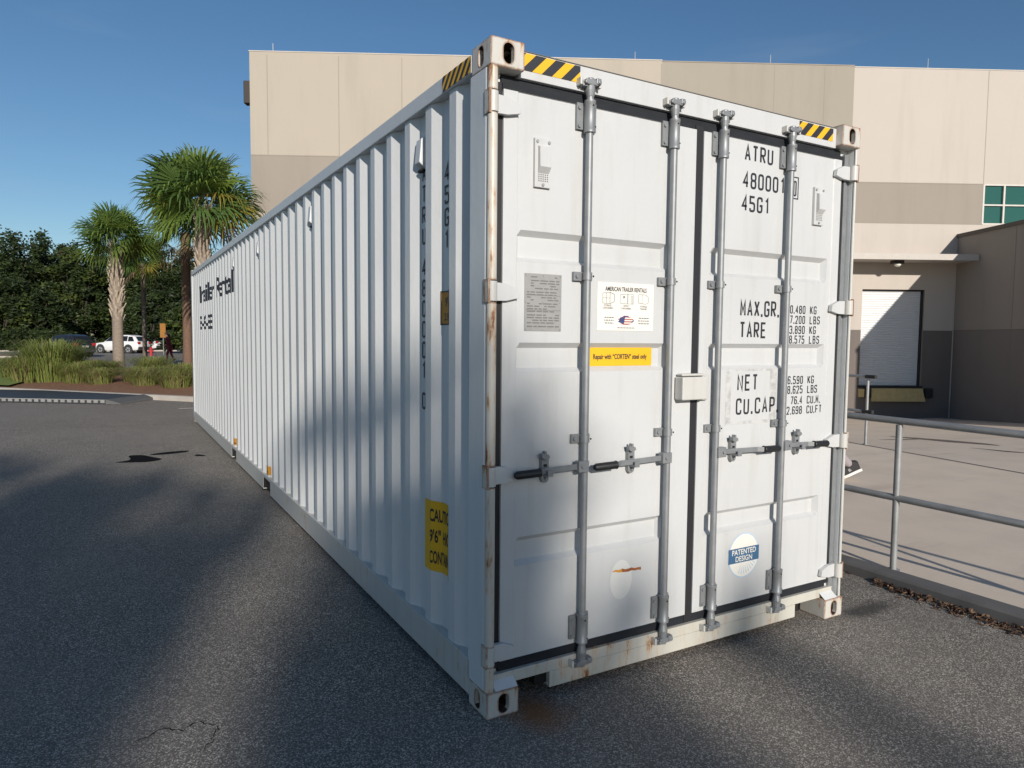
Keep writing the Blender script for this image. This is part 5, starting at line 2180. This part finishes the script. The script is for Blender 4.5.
def walker(label, loc, rz, top_mat, leg_mat, lean=0.06, stride=1.0, shoes=True, sleeve='skin'):
    """a person in mid stride facing +x"""
    r_ = empty('person', loc, rz)
    tag(r_, label, 'person')
    V = Vector
    j, b = {}, []
    s = stride
    j['pelvis'] = ((0, 0, 0.95), (0.135, 0.105))
    j['waist'] = ((lean * .3, 0, 1.10), (0.125, 0.095))
    j['chest'] = ((lean * .8, 0, 1.32), (0.155, 0.11))
    j['neck0'] = ((lean * 1.0, 0, 1.46), (0.075, 0.065))
    j['neck1'] = ((lean * 1.2, 0, 1.53), 0.052)
    j['head0'] = ((lean * 1.4 + 0.01, 0, 1.62), (0.078, 0.088))
    j['head1'] = ((lean * 1.4, 0, 1.71), (0.070, 0.080))
    b += [('pelvis', 'waist'), ('waist', 'chest'), ('chest', 'neck0'), ('neck0', 'neck1'), ('neck1', 'head0'), ('head0', 'head1')]
    legs = {'L': ((0.30 * s, 0.10, 0.52), (0.36 * s, 0.10, 0.10)), 'R': ((0.03 * s, -0.10, 0.50), (-0.33 * s, -0.10, 0.15))}
    for k, (kn, an_) in legs.items():
        sy = 0.10 if k == 'L' else -0.10
        j['hip' + k] = ((0.0, sy, 0.88), 0.098)
        j['knee' + k] = (kn, 0.066)
        j['ankle' + k] = (an_, 0.058)
        b += [('pelvis', 'hip' + k), ('hip' + k, 'knee' + k), ('knee' + k, 'ankle' + k)]
    for k, sy, el, wr in (('L', 1, (0.02, 0.26, 1.13), (0.16, 0.27, 0.90)), ('R', -1, (0.16, -0.26, 1.15), (0.36, -0.20, 1.05))):
        j['sh' + k] = ((lean, sy * 0.19, 1.40), 0.062)
        j['elbow' + k] = (el, 0.043)
        j['wrist' + k] = (wr, 0.029)
        b += [('neck0', 'sh' + k), ('sh' + k, 'elbow' + k), ('elbow' + k, 'wrist' + k)]
        dd = V(wr) - V(el)
        hand(j, b, V(wr), dd, V((0.3, 0, 0)).cross(dd).normalized() if False else V((1, 0, 0.2)).normalized(), k)
    col_ = {'default': 'skin'}
    for e_ in b:
        if e_[0] in ('pelvis', 'hipL', 'hipR', 'kneeL', 'kneeR') and (e_[1][:3] in ('hip', 'kne', 'ank')):
            col_[e_] = leg_mat
        elif e_[1] in ('waist', 'chest', 'neck0', 'shL', 'shR') or e_[0] in ('shL', 'shR'):
            col_[e_] = top_mat
        elif e_[0] in ('elbowL', 'elbowR') and sleeve != 'skin':
            col_[e_] = sleeve
    skinned('body', j, b, 'pelvis', col_, r_)
    # hair, eyes, nose, ears
    hx = lean * 1.4
    m_ = MB()
    vv_, ff = [], []
    n1, n2 = 7, 14
    for i in range(n1 + 1):
        ph = (i / n1) * R(105)
        for k in range(n2):
            an_ = 2 * math.pi * k / n2
            cutf = 1.0 if math.cos(an_) < 0.35 or ph < R(55) else 0.82
            vv_.append((hx - 0.008 + 0.104 * math.sin(ph * cutf) * math.cos(an_), 0.090 * math.sin(ph * cutf) * math.sin(an_), 1.675 + 0.112 * math.cos(ph * cutf)))
    for i in range(n1):
        for k in range(n2):
            ff.append((i * n2 + k, i * n2 + (k + 1) % n2, (i + 1) * n2 + (k + 1) % n2, (i + 1) * n2 + k))
    m_.mesh(vv_, ff, 'hair_dark')
    m_.build('hair', r_, smooth=True)
    for sy in (-1, 1):
        m_ = MB()
        m_.tube([(hx + 0.088, sy * 0.031, 1.650), (hx + 0.096, sy * 0.031, 1.650)], 0.009, 'hair_dark', 8)
        m_.build('eye', r_)
        m_ = MB()
        m_.tube([(hx - 0.005, sy * 0.078, 1.615), (hx - 0.008, sy * 0.094, 1.64), (hx - 0.012, sy * 0.090, 1.672)], [0.010, 0.016, 0.010], 'skin', 8)
        m_.build('ear', r_, smooth=True)
    m_ = MB()
    m_.tube([(hx + 0.088, 0, 1.655), (hx + 0.108, 0, 1.622), (hx + 0.090, 0, 1.612)], [0.008, 0.015, 0.010], 'skin', 8)
    m_.build('nose', r_, smooth=True)
    m_ = MB()
    m_.box(hx + 0.084, hx + 0.093, -0.024, 0.024, 1.575, 1.583, 'cloth_maroon')
    m_.build('mouth', r_)
    # shoes: sole and upper, the trailing one tipped on its toe
    for k, (kn, an_) in legs.items():
        tip = R(0) if k == 'L' else R(24)
        o_ = V(an_)
        M_ = Matrix.Translation(o_) @ Matrix.Rotation(tip, 4, 'Y')
        prof_ = [(-0.085, -0.055), (-0.085, 0.035), (-0.035, 0.055), (0.045, 0.035), (0.12, -0.005), (0.185, -0.030), (0.190, -0.055)]
        m_ = MB()
        A_ = [M_ @ V((x, -0.036 - 0.008 * (x > 0), z)) for x, z in prof_]
        Bm = [M_ @ V((x, -0.018, z + 0.008)) for x, z in prof_]
        Cm = [M_ @ V((x, 0.018, z + 0.008)) for x, z in prof_]
        D2 = [M_ @ V((x, 0.036 + 0.008 * (x > 0), z)) for x, z in prof_]
        nn = len(prof_)
        vv_ = A_ + Bm + Cm + D2
        ff = []
        for r0 in range(3):
            for q_ in range(nn):
                ff.append((r0 * nn + q_, r0 * nn + (q_ + 1) % nn, (r0 + 1) * nn + (q_ + 1) % nn, (r0 + 1) * nn + q_))
        ff += [tuple(range(nn)), tuple(3 * nn + q_ for q_ in range(nn - 1, -1, -1))]
        m_.mesh(vv_, ff, 'shoe_black')
        sh_ = m_.build('shoe', r_, bevel=0.006)
        m_ = MB()
        pl = [(-0.095, -0.034), (-0.02, -0.036), (0.08, -0.047), (0.16, -0.040), (0.200, -0.012), (0.200, 0.012), (0.16, 0.040), (0.08, 0.047), (-0.02, 0.036), (-0.095, 0.034)]
        lo_ = [M_ @ V((x, y, -0.085)) for x, y in pl]
        hi_ = [M_ @ V((x, y, -0.0555)) for x, y in pl]
        npl = len(pl)
        m_.mesh(lo_ + hi_, [(q_, (q_ + 1) % npl, npl + (q_ + 1) % npl, npl + q_) for q_ in range(npl)] + [tuple(range(npl - 1, -1, -1)), tuple(range(npl, 2 * npl))], 'shoe_sole')
        m_.build('sole', sh_)
        m_ = MB()
        for sy in (-1, 1):
            m_.mesh([M_ @ V((x, sy * 0.0462, z)) for x, z in ((0.02, -0.030), (0.055, -0.036), (0.062, -0.005), (0.040, 0.006))], [(0, 1, 2, 3)], 'shoe_patch')
        m_.build('shoe_badge', sh_)
    return r_


pr = walker('person in grey trousers and black shoe walking behind the container', tuple(PERSON), PERSON_RZ, 'cloth_white', 'cloth_grey')
pm = at_view(170.5, 41)
walker('distant person in maroon clothing standing before the dark trees by the brown palm trunk', (pm.x, pm.y, 0.05), R(150), 'cloth_maroon', 'cloth_maroon', 0.16, 0.5, sleeve='cloth_maroon')
# yellow-orange board standing by the kerb of the car park
ys_ = at_view(163.5, 60)
sg = empty('sign_post', (ys_.x, ys_.y, 0))
tag(sg, 'small orange board on a thin post behind the maroon person', 'sign')
m = MB()
m.tube([(0, 0, 0), (0, 0, 2.6)], 0.03, 'rail_steel', 8)
m.build('post', sg)
m = MB()
Mr = Matrix.Rotation(R(-28), 4, 'Z')
m.box(-0.24, 0.24, -0.06, -0.035, 1.45, 2.65, 'hi_vis', Mr)
m.build('board', sg, bevel=0.01)
hy = at_view(151, 56)
hyd = empty('fire_hydrant', (hy.x, hy.y, 0))
hyd.scale = (0.8, 0.8, 0.8)
tag(hyd, 'small red fire hydrant in front of the second white car', 'hydrant')
plain('hydrant_red', (0.42, 0.02, 0.03), 0.5)
m = MB()
m.tube([(0, 0, 0), (0, 0, .06), (0, 0, .07), (0, 0, .62), (0, 0, .66), (0, 0, .70), (0, 0, .84), (0, 0, .90)], [.20, .20, .14, .14, .18, .17, .10, .03], 'hydrant_red', 16)
m.build('barrel', hyd, smooth=True)
for s_ in (-1, 1):
    m = MB()
    m.tube([(s_ * .12, 0, .48), (s_ * .27, 0, .48)], .075, 'hydrant_red', 12)
    m.build('outlet', hyd)

# ------------------------------------------------------------------ trees behind the photographer, whose long shadows lie over the asphalt
def shade_tree(label, s, qtop, width, dist, seed, dens=1.0):
    rnd = random.Random(seed)
    p = LH * (-dist) + PERP * s
    h = qtop + TAN * dist
    r_ = empty('shade_tree', (p.x, p.y, 0))
    tag(r_, label, 'tree', 'tall trees behind the photographer')
    m_ = MB()
    m_.tube([(0, 0, -.1), (0.1, 0, h * .4), (0, 0.1, h * .85)], [0.32, 0.24, 0.06], 'bark_dark', 8)
    m_.build('trunk', r_, smooth=True)
    m_ = MB()
    for k in range(7):
        zz_ = h - 0.8 - k * 0.95
        wd_ = width * min(1.0, 0.55 + 0.20 * k)
        leaf_cloud(m_, (rnd.uniform(-.25, .25) * width, rnd.uniform(-.3, .3), zz_), (wd_, wd_ * 0.8, 0.85), int(14 * dens * (1 if k == 0 else 2.2)), 30, 0.26, ['leaf_dark', 'leaf_mid'], rnd, 0.50, 0.1)
    m_.build('crown', r_)


def shade_blobs(label, blobs, dist, seed, dens=1.0):
    """blobs: (offset across the light, height above the ray through the origin, radius)"""
    rnd = random.Random(seed)
    ms_ = sum(x[0] for x in blobs) / len(blobs)
    p = LH * (-dist) + PERP * ms_
    h = max(x[1] for x in blobs) + TAN * dist
    r_ = empty('shade_tree', (p.x, p.y, 0))
    tag(r_, label, 'tree', 'tall trees behind the photographer')
    m_ = MB()
    m_.tube([(0, 0, -.1), (0.1, 0, h * .4), (0, 0.1, h * .85)], [0.32, 0.24, 0.06], 'bark_dark', 8)
    m_.build('trunk', r_, smooth=True)
    m_ = MB()
    for s_, q_, rd in blobs:
        o_ = PERP * (s_ - ms_)
        leaf_cloud(m_, (o_.x + rnd.uniform(-.2, .2) * LH.x, o_.y + rnd.uniform(-.2, .2), q_ + TAN * dist), (rd, rd, rd), max(4, int(26 * dens * rd / 0.35)), 30, 0.20 if rd < 0.6 else 0.30, ['leaf_dark', 'leaf_mid'], rnd, 0.45, 0.15)
    m_.build('crown', r_)


for args in SHADE:
    shade_tree(*args)
for args in BLOBS:
    shade_blobs(*args)
